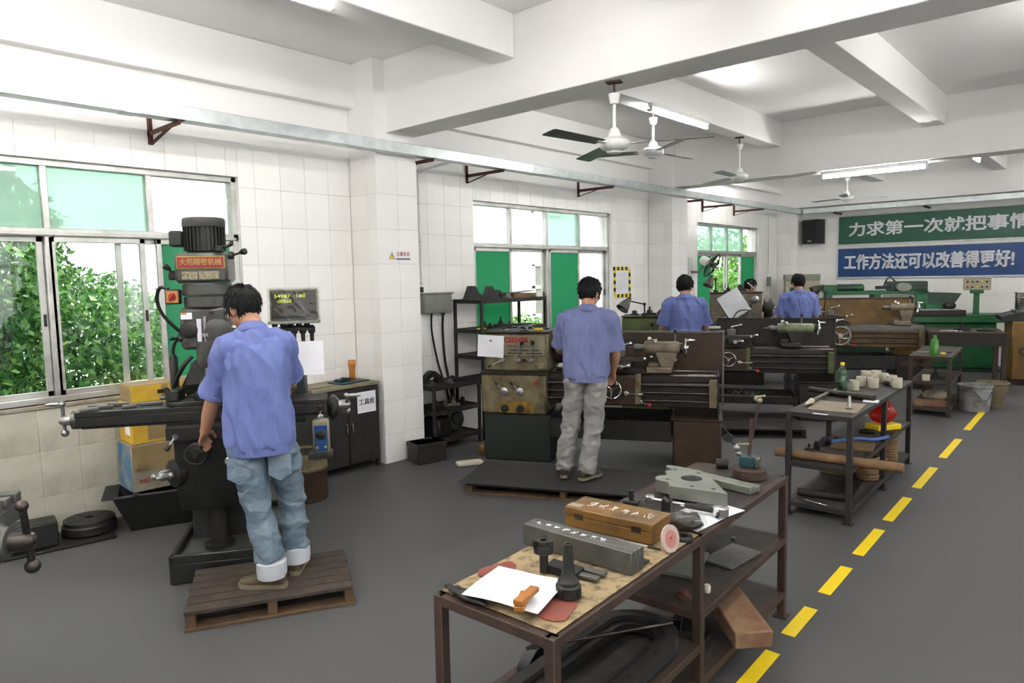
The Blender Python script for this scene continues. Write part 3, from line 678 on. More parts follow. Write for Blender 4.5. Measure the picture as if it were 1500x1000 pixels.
part('coolant_hose', B().tube(cat([(.17, .15, 1.36), (.12, .14, 1.30), (.05, .2, 1.18), (.03, .3, 1.09), (.04, .38, 1.0)]), .014), 'hose', ml)
part('warning_sticker', B().box(.127, .19, .1185, .1203, 1.585, 1.625), 'paper', ml); part('warning_stripe', B().box(.127, .16, .1175, .119, 1.613, 1.625), 'orange', ml)
part('depth_scale', B().box(.215, .240, .108, .12, 1.42, 1.585, .001), 'paper', ml, 'white depth scale strip'); part('depth_stop', B().cyl((.262, .10, 1.44), (.262, .10, 1.60), .009).cyl((.262, .10, 1.48), (.262, .10, 1.50), .02), 'steel', ml)
part('feed_dial', B().rev([(.05, 0), (.05, .015), (.03, .022)], (.17, .12, 1.52), (0, -1, 0), 20), 'mill_dark', ml)
part('head_cover', B().rev([(.085, 0), (.085, .02), (.07, .03)], (.33, .12, 1.50), (0, -1, 0), 26), 'mill_grey', ml)
for (x, z) in ((.30, 1.62), (.375, 1.62), (.36, 1.44), (.15, 1.44)): part('bolt', B().rev([(.012, 0), (.012, .012)], (x, .12, z), (0, -1, 0), 6), 'iron', ml)
lever(ml, (.13, .15, 1.47), (.08, .08, 1.475), m='iron', kr=.012, ax=(-1, 0, 0)); lever(ml, (.405, .18, 1.52), (.47, .05, 1.44), m='steel', kr=.018, ax=(1, 0, 0))
b = B().box(.05, .24, .03, .26, 1.072, 1.10, .005); b.box(.05, .10, .05, .24, 1.10, 1.165, .006); b.box(.19, .24, .05, .24, 1.10, 1.15, .006); vi = part('machine_vise', b, 'iron', ml)
part('vise_screw', B().cyl((-.02, .145, 1.115), (.05, .145, 1.115), .012), 'steel_dull', vi); part('clamp_post', B().box(.30, .335, .08, .13, 1.072, 1.16, .004), 'steel_dull', ml)
part('table_stop', B().prism([(.02, 1.07), (.09, 1.07), (.075, 1.12), (.03, 1.18), (.015, 1.18)], .1, .125, 'y'), 'iron_black', ml)
part('bellows', B().box(.10, .42, .28, .46, 1.0, 1.10, .01), 'mill_green', ml)
# electrical cabinet, readout and its tool tray on the right
part('electrical_cabinet', B().box(.475, .80, .42, .72, .86, 1.36, .01), 'mill_green', ml)
part('readout_arm', B().tube(cat([(.45, .7, 1.25), (.60, .62, 1.45), (.70, .45, 1.50), (.74, .38, 1.53)]), .014), 'iron', ml)
dr = part('digital_readout', B().box(.615, .915, .30, .36, 1.548, 1.752, .008), 'grey_box', ml, 'dark digital readout wrapped in clear plastic')
part('readout_screen', B().box(.625, .905, .297, .301, 1.56, 1.742), 'screen', dr)
text('digits', '54987  :180', .03, 'led', dr, MT((.74, .2955, 1.705), FRONT), .0003, .0004, width=.19); text('digits', '-00560', .03, 'led', dr, MT((.705, .2955, 1.672), FRONT), .0003, .0004, width=.09)
f_ = lambda x, y: .004+.004*noise.noise((x*18, y*24, 3.0))+.0018*noise.noise((x*45+y*40, y*20, 9))
sh = part('plastic_cover', sheet(.325, .235, 44, 32, f_, .0006), 'plastic_film', dr); sh.matrix_local = MT((.766, .288, 1.645), FRONT)
part('readout_tray', B().box(.60, .92, .28, .42, 1.528, 1.545, .003), 'grey_box', ml)
tr = part('tool_rack', B().box(.62, .88, .30, .40, 1.48, 1.50, .003), 'iron', ml)
for k in range(4):
    x = .70+.055*k; part('collet', B().rev([(.012, 0), (.014, .06), (.022, .065), (.024, .10), (.012, .115)], (x, .33, 1.40), n=12), 'iron_black', tr)
for k in range(5): part('tool', B().rev([(.014, 0), (.02, .02), (.012, .04)], (.635+.05*k, .36, 1.50), n=10), 'iron', tr)
part('drawing_board', B().box(.70, .935, .31, .315, 1.19, 1.41), 'paper', ml, 'paper sheet hung on the mill', )
# ---------------------------------------------------------------- neighbouring mill, only the end of its table shows
m2 = thing('milling_machine', 'second milling machine, only its table end and ball crank showing beside the dark block', 'milling machine', (-2.985, -.39, 0), R(55))
part('base', B().box(-.25, .30, .0, .95, 0, .16, .01), 'mill_dark', m2)
part('column', B().box(-.2, .2, .42, .9, .16, 1.7, .02), 'mill_dark', m2)
part('knee', B().box(-.2, .2, .05, .44, .40, .93, .02), 'mill_dark', m2)
part('saddle', B().box(-.22, .22, -.02, .42, .93, 1.05, .01), 'steel_dull', m2)
b = B().box(-.45, .985, .0, .26, 1.06, 1.12, .005)
for y0, y1 in ((.0, .055), (.08, .13), (.155, .195), (.22, .26)): b.box(-.45, .985, y0, y1, 1.119, 1.15, .002)
b.box(-.40, .95, .02, .24, 1.0, 1.065, .004); part('table', b, 'steel_dull', m2)
part('table_dial', B().rev([(.06, -.02), (.062, 0), (.062, .03), (.05, .04), (.045, .055), (.03, .06)], (.955, .10, 1.035), (1, 0, 0), 26), 'steel_dull', m2)
ball_crank(m2, (1.01, .10, 1.035), (1, 0, 0), 1.75, .115, 'rod', grip=False)
# ================================================================ PEOPLE
def loft(b, ch, side=(1, 0, 0), n=20, cap=True):
    side = Vector(side); P = [Vector(c[0]) for c in ch]; m = len(P); V = []; Fs = []
    for i in range(m):
        d = (P[min(i+1, m-1)]-P[max(i-1, 0)]).normalized(); sx = (side-d*side.dot(d))
        if sx.length < 1e-3: sx = d.orthogonal()
        sx.normalize(); sy = d.cross(sx); rx = ch[i][1]; ry = ch[i][2] if len(ch[i]) > 2 else rx
        for k in range(n):
            a = 2*math.pi*k/n; V.append(P[i]+sx*(rx*math.cos(a))+sy*(ry*math.sin(a)))
    for i in range(m-1):
        for k in range(n):
            k2 = (k+1) % n; Fs.append((i*n+k, i*n+k2, (i+1)*n+k2, (i+1)*n+k))
    Fs.append(tuple(range(n))[::-1]); Fs.append(tuple((m-1)*n+k for k in range(n)))
    return b.add(V, Fs)
def limb(b, pts, side=(1, 0, 0), sub=5, n=18):      # smooth chain of (point, rx[, ry])
    P = cat([p[0] for p in pts], sub); out = []
    for i, p in enumerate(P):
        t = i/sub; k = min(int(t), len(pts)-2); f = t-k; f = f*f*(3-2*f)
        g = lambda c, j: c[j] if len(c) > j else c[1]
        out.append((p, g(pts[k], 1)*(1-f)+g(pts[k+1], 1)*f, g(pts[k], 2)*(1-f)+g(pts[k+1], 2)*f))
    return loft(b, out, side, n)
def fuse(name, b, vox, smooth=6, fac=.5, wrinkle=None):
    me = mesh_of(name, b); o = bpy.data.objects.new(name, me); COL.objects.link(o)
    r = o.modifiers.new('r', 'REMESH'); r.mode = 'VOXEL'; r.voxel_size = vox
    if smooth: s = o.modifiers.new('s', 'SMOOTH'); s.iterations = smooth; s.factor = fac
    dg = bpy.context.evaluated_depsgraph_get(); dg.update(); m2 = bpy.data.meshes.new_from_object(o.evaluated_get(dg)); bpy.data.objects.remove(o)
    if wrinkle:
        nv = len(m2.vertices); nr = [v.normal.copy() for v in m2.vertices]
        for v, nn in zip(m2.vertices, nr): v.co += nn*wrinkle(v.co)
    for p in m2.polygons: p.use_smooth = True
    m2.name = name; m2.materials.clear(); return m2
def fold(A, fx=9., fz=5., seed=0.0, slant=.6):
    def f(c):
        k = noise.noise((c.x*fx*.5+seed, c.y*fx*.5, c.z*fz*.6))
        q = noise.noise((c.x*fx+c.z*slant*fx*.5+seed, c.y*fx+c.z*1.5, c.z*fz+seed)); q2 = noise.noise((c.x*fx*2.3+seed*2, c.y*fx*2, c.z*fz*3.2-c.x*8))
        return A*((.55-abs(q)*2.0)*1.1 + q2*.45 - max(0, .25-abs(k)*2.2)*2.0)
    return f
def hand(b, wrist, d, palm_n, side_sgn, curl=.9, s=1.0):
    """palm and five fingers; d = direction of the hand, palm_n = palm facing, thumb on the side given by side_sgn"""
    d = Vector(d).normalized(); pn = Vector(palm_n); pn = (pn-d*pn.dot(d)).normalized(); sx = d.cross(pn)*side_sgn; w0 = Vector(wrist)
    limb(b, [(w0-d*.02, .026*s, .020*s), (w0+d*.02, .032*s, .018*s), (w0+d*.06*s, .042*s, .016*s), (w0+d*.088*s, .040*s, .014*s)], sx, 4, 14)
    for k, (off, ln) in enumerate(((-.031, .062), (-.0105, .078), (.0105, .083), (.031, .074))):
        p = w0+d*.082*s-sx*off*s; dd = d.copy(); pts = [(p-d*.015, .0092*s)]
        for j, f in enumerate((.42, .32, .26)):
            ang = curl*(.45+.3*j)
            pts.append((p, .0090*s-.0005*j)); dd = (dd*math.cos(ang)+pn*math.sin(ang)).normalized(); pn2 = pn
            p = p+dd*ln*f*s*1.05
        pts.append((p, .0068*s)); loft(b, pts, sx, 10)
    t0 = w0+d*.025*s+sx*.026*s; dd = (d*.62+sx*.65+pn*.35).normalized(); t1 = t0+dd*.04*s; t2 = t1+(d*.8+pn*.5+sx*.1).normalized()*.032*s; t3 = t2+(d*.8+pn*.6-sx*.1).normalized()*.024*s
    loft(b, [(t0-dd*.02, .014*s), (t0, .0135*s), (t1, .011*s), (t2, .0098*s), (t3, .0075*s)], sx, 10)
STAND = dict(aL=(-.10, 0, .085), aR=(.10, 0, .085), kL=(-.10, .025, .47), kR=(.10, .025, .47), hL=(-.085, 0, .88), hR=(.085, 0, .88), pel=(0, 0, .95), wst=(0, .01, 1.08), ch=(0, .0, 1.27), nk=(0, -.01, 1.430), hd=(0, .035, 1.558),
             sL=(-.185, 0, 1.36), sR=(.185, 0, 1.36), eL=(-.25, .05, 1.09), eR=(.25, .05, 1.09), wL=(-.20, .25, 1.0), wR=(.20, .25, 1.0), fL=(0, 1), fR=(0, 1), hyaw=0.0, hpit=.3)
def person(label, loc, rz, J, top='shirt', bottom='khaki', shoe='shoe_brown', seed=1.0, bw=1.0, drop=None, cuffs=False, glasses=False, band=False, hands=((0, .7, -.7), (0, .7, -.7)), spiky=1.0):
    J = {**STAND, **J}; V = {k: Vector(v) for k, v in J.items() if isinstance(v, tuple) and len(v) == 3}
    t = thing('person', label, 'person', loc, rz)
    sh = (V['sR']-V['sL']).normalized(); hipd = (V['hR']-V['hL']).normalized()
    # body: one skin surface
    b = B()
    limb(b, [(V['pel']-Vector((0, 0, .08)), .13, .09), (V['pel'], .145, .095), (V['wst'], .13, .085), (V['ch'], .15, .095), (V['nk']-Vector((0, 0, .05)), .11, .07), (V['nk'], .062, .058)], sh)
    HM = Matrix.Translation(V['hd']) @ Euler((-J['hpit'], 0, J['hyaw'])).to_matrix().to_4x4(); hp = lambda *p: HM @ Vector(p)
    limb(b, [(V['nk']-Vector((0, 0, .04)), .062, .060), (V['nk']+Vector((0, 0, .03)), .054, .055), (hp(0, -.015, -.05), .054, .056), (hp(0, -.01, 0), .05, .05)], sh)
    M0 = b.M; b.M = HM
    b.sph((0, -.006, .022), 1, 24, (.077, .097, .096)); b.sph((0, .022, -.035), 1, 20, (.064, .072, .080)); b.sph((0, .062, -.088), 1, 14, (.034, .030, .026)); b.sph((0, .070, .028), 1, 14, (.055, .026, .022))
    loft(b, [((0, .085, .022), .009), ((0, .102, -.012), .011), ((0, .108, -.030), .015, .011), ((0, .088, -.036), .014)], (1, 0, 0), 12)
    b.sph((0, .084, -.058), 1, 12, (.024, .013, .007)); b.sph((0, .082, -.069), 1, 12, (.020, .013, .008))
    for s in (-1, 1):
        b.sph((s*.079, -.002, -.012), 1, 14, (.010, .021, .033)); b.sph((s*.045, .064, -.02), 1, 12, (.022, .022, .018))
    b.M = M0
    for s, c in ((-1, 'L'), (1, 'R')):
        e, w_, s_ = V['e'+c], V['w'+c], V['s'+c]; fd = (w_-e).normalized()
        limb(b, [(s_-sh*s*.04, .05), (s_, .052), (s_.lerp(e, .5), .046), (e, .041), (e.lerp(w_, .35), .041, .038), (w_-fd*.03, .029, .026), (w_, .027, .022)], sh)
        hd_ = Vector(hands[0 if s < 0 else 1]); hand(b, w_, hd_, Vector((-s*.55, .2, -.8)), s if hd_.y > -.5 else -s)
        limb(b, [(V['h'+c]+Vector((0, 0, .04)), .08), (V['h'+c], .078), (V['k'+c], .052), (V['k'+c].lerp(V['a'+c], .35), .05), (V['a'+c]+Vector((0, 0, .02)), .036), (V['a'+c]-Vector((0, 0, .03)), .036)], hipd)
    bo = part('body', fuse('body', b, .0062, 3, .5), 'skin', t)
    for s in (-1, 1):
        part('eye', B().at(*[tuple(HM.to_translation()), HM.to_euler()]).sph((s*.030, .079, .002), .0115, 12), 'eye', bo)
        part('eyebrow', B().at(tuple(HM.to_translation()), HM.to_euler()).bc((s*.032, .094, .022), (.034, .006, .006), .002), 'hair', bo)
    if glasses:
        g = B().at(tuple(HM.to_translation()), HM.to_euler())
        for s in (-1, 1): g.tor((s*.032, .112, -.004), (0, 1, 0), .021, .0018, 20, 6); g.tube([(s*.053, .11, 0), (s*.078, .07, .004), (s*.082, -.005, .002)], .0016, 6)
        g.cyl((-.011, .113, 0), (.011, .113, 0), .0016, n=6); part('glasses', g, 'plastic_black', t)
    # hair: cap with short tufts
    h = B(); h.M = HM; hv = []; N1, N2 = 44, 30; keep = {}
    rr = random.Random(int(seed*10))
    for j in range(N2+1):
        for i in range(N1):
            a, th = 2*math.pi*i/N1, math.pi*j/N2
            d = Vector((math.sin(th)*math.cos(a), math.sin(th)*math.sin(a), math.cos(th)))
            k = 1+.05*noise.noise(d*5+Vector((seed, 0, 0)))+.03*noise.noise(d*14)
            p = Vector((d.x*.0865*k, -.010+d.y*.107*k, .026+d.z*.104*k)); hv.append(p)
            face = p.y > .045 and p.z < .055-.3*(abs(p.x)-.05 if abs(p.x) > .05 else 0)
            side = p.y > -.02 and p.z < -.012
            keep[j*N1+i] = not (face or side or p.z < -.072+.014*noise.noise((p.x*60, seed, 0)))
    fs = [(j*N1+i, (j+1)*N1+i, (j+1)*N1+(i+1) % N1, j*N1+(i+1) % N1) for j in range(N2) for i in range(N1)]
    h.add(hv, [f for f in fs if all(keep[q] for q in f)])
    for k in range(900):
        q = rr.randrange(len(hv))
        if not keep[q]: continue
        p = hv[q]; nrm = Vector((p.x/.0865**2, (p.y+.01)/.107**2, (p.z-.026)/.104**2)).normalized()
        cr = p-Vector((.015, -.035, .135)); tg = (cr-nrm*cr.dot(nrm)).normalized(); dn = tg+Vector((rr.gauss(0, .16), rr.gauss(0, .16), rr.gauss(0, .12)))
        d = (nrm*(.16*spiky)+dn).normalized()*rr.uniform(.028, .048); h.rev([(.0055, -.004), (.004, d.length*.5), (.0004, d.length)], p-nrm*.002, d, 5)
    part('hair', h, 'hair', t, 'short black hair', 60)
    # shirt
    b = B(); pel, wst, ch, nk = V['pel'], V['wst'], V['ch'], V['nk']; hem = pel-Vector((0, 0, drop if drop else (.125 if band else .19)))
    if band: rows = [(hem+Vector((0, 0, .05)), .176, .140), (hem+Vector((0, 0, .09)), .192, .150)]+([(pel, .186, .142)] if drop else [])+[(wst, .192, .134), (ch, .200, .130)]
    else: rows = [(hem, .196, .150), (pel-Vector((0, 0, .06)), .192, .147), (pel+Vector((0, 0, .05)), .184, .136), (wst, .180, .126), (ch, .194, .128)]
    rows = [(p, a*(bw if i > len(rows)-3 else 1), c) for i, (p, a, c) in enumerate(rows)]; up = (nk-ch)
    rows += [(ch+up*.45, .190*bw, .115), (ch+up*.72, .158, .096), (ch+up*.92, .092, .078), (nk, .066, .064)]
    limb(b, rows, sh, 5, 28)
    yk = ch+up*.80
    limb(b, [(V['sL']+sh*.0+Vector((0, 0, .0)), .070, .070), (V['sL'].lerp(yk, .5)+Vector((0, 0, .002)), .072, .072), (yk, .08, .068), (V['sR'].lerp(yk, .5)+Vector((0, 0, .002)), .072, .072), (V['sR'], .070, .070)], (0, 1, 0), 5, 22)
    for s, c in ((-1, 'L'), (1, 'R')):
        s_, e = V['s'+c], V['e'+c]; d = e-s_
        limb(b, [(s_-sh*s*.08+Vector((0, 0, -.01)), .074, .085), (s_-Vector((0, 0, .002)), .070, .078), (s_+d*.35, .072, .076), (s_+d*.9, .078, .082)], sh, 5, 22)
    so = part('shirt', fuse('shirt', b, .0085, 5, .5, fold(.016, 11, 2.6, seed, .5)), top, t)
    part('collar', B().ring([(.060, -.01), (.088, -.012), (.092, .004), (.080, .036), (.068, .050), (.060, .050), (.056, .03)], nk+Vector((0, -.004, -.012)), (nk-ch).normalized()+Vector((0, .25, 0)), 32), top, so)
    for s, c in ((-1, 'L'), (1, 'R')):
        s_, e = V['s'+c], V['e'+c]; d = e-s_; dn = d.normalized(); part('sleeve_hem', B().ring([(.0785, 0), (.083, .004), (.083, .022), (.0785, .026)], s_+d*.9-dn*.024, dn, 26), top, so)
    if band:
        bb = B(); hh = hem+Vector((0, 0, .02)); limb(bb, [(hh, .178, .143), (hh+Vector((0, 0, .058)), .184, .147)], sh, 3, 36); part('waistband', bb, top, so); part('button', B().rev([(.009, 0), (.009, .004)], hh+sh*.155+Vector((0, -.052, .03)), (.6, -1, 0), 12), 'paper', so)
    # trousers
    b = B(); c0 = (V['hL']+V['hR'])/2
    limb(b, [(c0-Vector((0, 0, .05)), .12, .10), (c0+Vector((0, .0, .0)), .160, .116), (c0+Vector((0, 0, .07)), .140, .098)], hipd, 5, 26)
    for c in 'LR':
        hh, kk, aa = V['h'+c], V['k'+c], V['a'+c]; lo_ = aa+Vector((0, 0, .055 if cuffs else -.035))
        limb(b, [(hh+Vector((0, 0, .02)), .080, .095), (hh-Vector((0, 0, .06)), .092, .106), (hh.lerp(kk, .5), .090, .098), (kk, .079, .085), (kk.lerp(aa, .45), .078, .086), (lo_, .074, .082)], hipd, 6, 22)
    bt = part('trousers', fuse('trousers', b, .0085, 4, .5, fold(.015, 7, 9, seed+4, .3)), bottom, t)
    for s, c in ((-1, 'L'), (1, 'R')):
        if cuffs:
            aa = V['a'+c]; part('cuff', B().rev([(.064, -.045), (.078, -.042), (.082, .0), (.080, .045), (.072, .050)], aa+Vector((0, -.005, .02)), (0, 0, 1), 26), 'cuff', bt, 'rolled pale cuff')
            pk = V['h'+c]+Vector((s*.01, -.092, -.20)); part('back_pocket', B().at(tuple(pk), (R(-4), 0, 0)).prism([(-.06, .07), (.06, .07), (.06, -.04), (0, -.075), (-.06, -.04)], -.006, .012, 'y'), bottom, bt)
        # shoe
        aa = V['a'+c]; fd = Vector((J['f'+c][0], J['f'+c][1], 0)).normalized(); sx = Vector((fd.y, -fd.x, 0)); g0 = Vector((aa.x, aa.y, aa.z-.085))
        q = lambda f, z: g0+fd*f+Vector((0, 0, z))
        bs = B(); limb(bs, [(q(-.075, .045), .022, .03), (q(-.06, .048), .036, .045), (q(.0, .055), .038, .052), (q(.06, .045), .042, .042), (q(.12, .033), .046, .030), (q(.165, .028), .036, .024), (q(.185, .026), .016, .016)], sx, 4, 16)
        s1 = part('shoe', fuse('shoe', bs, .006, 4), shoe, t)
        ol = [(-.085, .0), (-.078, .027), (-.04, .036), (.05, .040), (.12, .049), (.17, .040), (.195, .015)]; pl = [(f, w_) for f, w_ in ol]+[(f, -w_) for f, w_ in ol[::-1]]
        pl = [(g0.x+fd.x*f+sx.x*w_, g0.y+fd.y*f+sx.y*w_) for f, w_ in pl]; part('sole', B().prism(pl, g0.z, g0.z+.022), 'sole', s1)
        if cuffs:
            for f in (.05, .07, .09, .11): part('lace', B().cyl(q(f, .083-.30*(f-.03))-sx*.02, q(f, .083-.30*(f-.03))+sx*.02, .0035, n=6), 'paper', s1)
    return t
W1 = dict(aL=(-.015, -.09, .195), aR=(.10, .10, .195), kL=(-.085, -.02, .575), kR=(.085, .12, .575), hL=(-.145, -.02, .985), hR=(.045, .0, .985), pel=(-.05, -.01, 1.04), wst=(-.055, .0, 1.18), ch=(-.05, .03, 1.35), nk=(-.07, .085, 1.525), hd=(-.125, .150, 1.655),
          sL=(-.215, .03, 1.435), sR=(.085, .055, 1.455), eL=(-.305, .09, 1.14), eR=(.10, .22, 1.22), wL=(-.375, .185, .945), wR=(.10, .40, 1.17), fL=(-.95, .3), fR=(.1, 1), hyaw=.85, hpit=.42)
person('worker in bright blue short-sleeved shirt and faded jeans, operating the milling machine', (-3.57, 1.94, 0), R(55), W1, 'shirt', 'jeans', 'sneaker', 2.3, bw=.90, drop=.20, band=True, cuffs=True, glasses=True, hands=((-.25, .75, -.6), (-.2, .9, -.2)), spiky=.9)
W2 = dict(aL=(-.105, .02, .205), aR=(.09, -.03, .205), kL=(-.045, .05, .585), kR=(.15, .02, .585), hL=(-.0, .0, .99), hR=(.175, .0, .99), pel=(.09, 0, 1.045), wst=(.095, .01, 1.18), ch=(.10, .03, 1.36), nk=(.11, .03, 1.52), hd=(.115, .08, 1.655),
          sL=(-.08, .03, 1.445), sR=(.285, .03, 1.445), eL=(-.15, .13, 1.19), eR=(.325, .07, 1.16), wL=(-.02, .36, 1.12), wR=(.29, .20, 1.00), fL=(-.1, 1), fR=(.5, .9), hyaw=-.45, hpit=.35)
person('worker in faded blue shirt and pale grey trousers, standing on the rubber mat', (-3.42, 4.59, 0), R(26), W2, 'shirt_worn', 'khaki', 'shoe_brown', 5.1, band=True, hands=((.1, .95, -.2), (-.1, .6, -.8)), spiky=.7)
up = lambda J, dz: {k: (v[0], v[1], v[2]+dz) for k, v in STAND.items() if isinstance(v, tuple) and len(v) == 3} | J
W3 = up(dict(hyaw=-.5, hpit=.25, eR=(.245, .06, 1.19), wR=(.2, .28, 1.10), sR=(.19, .0, 1.45)), .095)
person('worker in blue shirt seen beside the green headstock and desk lamp', (-3.84, 7.28, 0), R(36), W3, 'shirt', 'dark_cloth', 'shoe_brown', 7.7, spiky=.7, hands=((0, .9, -.3), (0, .9, -.3)))
W4 = {k: (v[0]*1.03, v[1], v[2]*1.05) for k, v in STAND.items() if isinstance(v, tuple) and len(v) == 3} | dict(hyaw=.05, hpit=.2, aL=(-.1, 0, .085), aR=(.1, 0, .085))
person('worker in blue shirt standing at the long brown lathe', (-3.60, 10.22, 0), R(38), W4, 'shirt', 'dark_cloth', 'shoe_brown', 9.2, spiky=.5, hands=((0, .9, -.3), (0, .9, -.3)))
w5 = person('worker mostly hidden behind the beige headstock of the long lathe, pen behind the ear', (-5.02, 11.80, 0), R(-48), dict(hyaw=0., hpit=.25), 'shirt', 'dark_cloth', 'shoe_brown', 11.4, hands=((0, .9, -.3), (0, .9, -.3)))
part('pen', B().cyl((.098, -.05, 1.625), (.094, .085, 1.515), .007, n=8), 'paper', w5, 'white pen behind the ear')
# ================================================================ LEFT SIDE: pallets, boxes, cabinet, racks
def pallet(label, loc, rz, lx, ly, h, n, m='wood_dark', m2='wood_edge', seed=1):
    t = thing('pallet', label, 'pallet', loc, rz); rr = random.Random(seed); st = ly/n
    for k in range(n): part('plank', B().box(rr.uniform(0, .012), lx-rr.uniform(0, .012), k*st+.006, (k+1)*st-.006, h-.022+rr.uniform(-.002, .001), h, .003), m, t)
    for x in (.03, lx/2, lx-.03): part('stringer', B().box(x-.025, x+.025, .012, ly-.012, .018, h-.023, .003), m2, t)
    for y in (.05, ly/2, ly-.05): part('bottom_board', B().box(0, lx, y-.045, y+.045, 0, .018, .003), m2, t)
    return t
pallet('small wooden pallet under the jeans-wearing worker', (-3.575, 1.412, 0), R(61), .87, .575, .11, 6)
t = pallet('wide flat pallet under the black rubber mat', (-4.10, 3.955, 0), R(24.9), 1.66, .64, .095, 5, 'wood_dark', 'wood_edge', 3)
f_ = lambda x, y: .004*noise.noise((x*2, y*2, 0))*(1 if abs(x) > .5 else .3)-.028*max(0, abs(x)-.80)-.012*max(0, -.25-y)*4*max(0, x*.6)
o = solid('rubber_mat', sheet(1.78, .70, 40, 16, lambda x, y: max(-.0, f_(x, y)+.004)), 'mat_rubber', 'black rubber mat spread in front of the cream lathe', 'mat', (-4.10+.83*math.cos(R(24.9))-.32*math.sin(R(24.9)), 3.955+.83*math.sin(R(24.9))+.32*math.cos(R(24.9)), .096), R(24.9))
b = B()
pallet('low dark wooden step under the worker at the green lathe', (-4.06, 6.72, 0), R(31), 1.74, .68, .095, 5, 'brown_dark', 'brown_dark', 5)
# chip trough with cartons
o = thing('steel_trough', 'black sloping steel trough carrying the cartons behind the milling machine', 'trough', (-5.40, 1.70, 0), R(68))
b = B(); w0, l0 = .30, .62
V = [(.10, .04, 0), (l0, .04, 0), (l0, w0, 0), (.10, w0, 0), (0, -.02, .27), (l0+.08, -.02, .27), (l0+.08, w0+.06, .27), (0, w0+.06, .27)]
V2 = [(x*.97+.01, y*.95+.008, z+.012) for x, y, z in V]
b.add(V+V2, [(0, 3, 2, 1), (0, 1, 5, 4), (1, 2, 6, 5), (2, 3, 7, 6), (3, 0, 4, 7), (8, 9, 10, 11), (8, 12, 13, 9), (9, 13, 14, 10), (10, 14, 15, 11), (11, 15, 12, 8), (4, 5, 13, 12), (5, 6, 14, 13), (6, 7, 15, 14), (7, 4, 12, 15)])
part('trough_body', b, 'iron_black', o); part('trough_lip', B().box(-.07, .03, -.03, w0+.07, .268, .276, .002), 'iron_black', o)
for x in (.15, .55): part('cross_bar', B().box(x-.02, x+.02, -.02, w0+.06, .27, .285, .002), 'iron_black', o)
def carton(label, loc, rz, lx, ly, lz, front, side, stuff_fn=None):
    t = thing('carton', label, 'box', loc, rz, 'cartons stacked behind the mill')
    part('carton_body', B().box(0, lx, 0, ly, 0, lz, .004), front, t)
    part('end_panel', B().box(-.0015, 0, .004, ly-.004, .004, lz-.004), side, t)
    part('lid_flap', B().box(.002, lx-.002, .002, ly*.48, lz, lz+.003), 'card_tan', t); part('lid_flap', B().box(.002, lx-.002, ly*.52, ly-.002, lz, lz+.003), 'card_tan', t)
    part('tape', B().box(lx*.45, lx*.55, -.0012, 0, lz*.25, lz*.95), 'card_tan' if front == 'card_yellow' else 'card_white', t)
    if stuff_fn: stuff_fn(t)
    return t
def cA(t):
    part('print_panel', B().box(.01, .46, -.0014, 0, .15, .335), 'card_tan', t); text('print', 'NONY', .05, 'red', t, MT((.12, -.0022, .075), FRONT), .0004, .0004); part('print_bars', B().box(.30, .34, -.0016, 0, .04, .055).box(.36, .44, -.0016, 0, .04, .055), 'ink', t)
    part('torn_flap', B().add([(.02, -.003, .15), (.15, -.004, .15), (.02, -.012, .27), (.03, -.02, .2)], [(0, 1, 3), (0, 3, 2), (1, 2, 3)]), 'card_tan', t)
def cB(t):
    text('print', 'BO', .085, 'ink', t, MT((.24, -.002, .23), FRONT), .0015, .0004); part('print_panel', B().box(.10, .38, -.0013, 0, .02, .18), 'card_tan', t); part('label_sheet', B().box(-.003, -.0016, .06, .16, .06, .24), 'paper', t)
_p = pz(192, 733, .285)
carton('battered white and blue carton at the bottom of the stack behind the mill', (-5.37, 1.83, .285), R(87), .48, .30, .345, 'card_white', 'card_blue', cA)
carton('bright yellow carton in the middle of the stack behind the mill', (-5.38, 1.86, .634), R(88), .48, .29, .30, 'card_yellow', 'card_yellow', cB)
carton('shallow yellow carton on top of the stack behind the mill', (-5.40, 1.87, .938), R(86), .46, .27, .12, 'card_yellow', 'card_tan', lambda t: part('print_bars', B().box(.18, .26, -.0016, 0, .05, .08).box(.28, .36, -.0016, 0, .05, .08), 'brown', t))
solid('floor_sheet', B().box(-.36, .36, -.16, .16, 0, .02, .004), 'iron_black', 'thin black steel sheet on the floor under the dark block', 'steel sheet', (-5.55, 1.36, 0), R(80))
solid('iron_block', B().box(-.14, .14, -.10, .10, 0, .165, .008).box(-.12, .12, -.08, .08, .165, .168), 'mill_dark', 'dark rectangular iron block by the tiled wall', 'iron block', (-5.57, 1.245, .021), R(80))
t = thing('rotary_table', 'round dark rotary table lying by the tiled wall', 'rotary table', (-5.60, 1.60, .021), R(20))
part('table_disc', B().rev([(.15, 0), (.175, .01), (.175, .06), (.165, .07), (.165, .095), (.15, .10), (.03, .10), (.03, .085)], n=36), 'iron', t)
for k in range(4): part('slot', B().at((0, 0, 0), (0, 0, k*1.5708)).box(.05, .15, -.006, .006, .1, .1015), 'iron_black', t)
t = thing('oil_drum', 'squat brown oil drum with a cream rim behind the jeans-wearing worker', 'drum', (-5.07, 3.05, 0), 0)
part('drum_body', B().rev([(.17, 0), (.18, .01), (.18, .24), (.185, .25), (.185, .26), (.18, .27)], n=28), 'brown', t); part('drum_rim', B().ring([(.176, .27), (.184, .27), (.184, .40), (.176, .40)], n=28), 'cream', t); part('drum_lid', B().rev([(.176, .375), (.176, .38)], n=28), 'brown_dark', t)
part('drum_cable', B().tube(cat([(.12, -.13, .6), (.14, -.14, .35), (.10, -.17, .1), (.0, -.2, .03), (.1, -.19, .02)]), .005), 'hose', t)
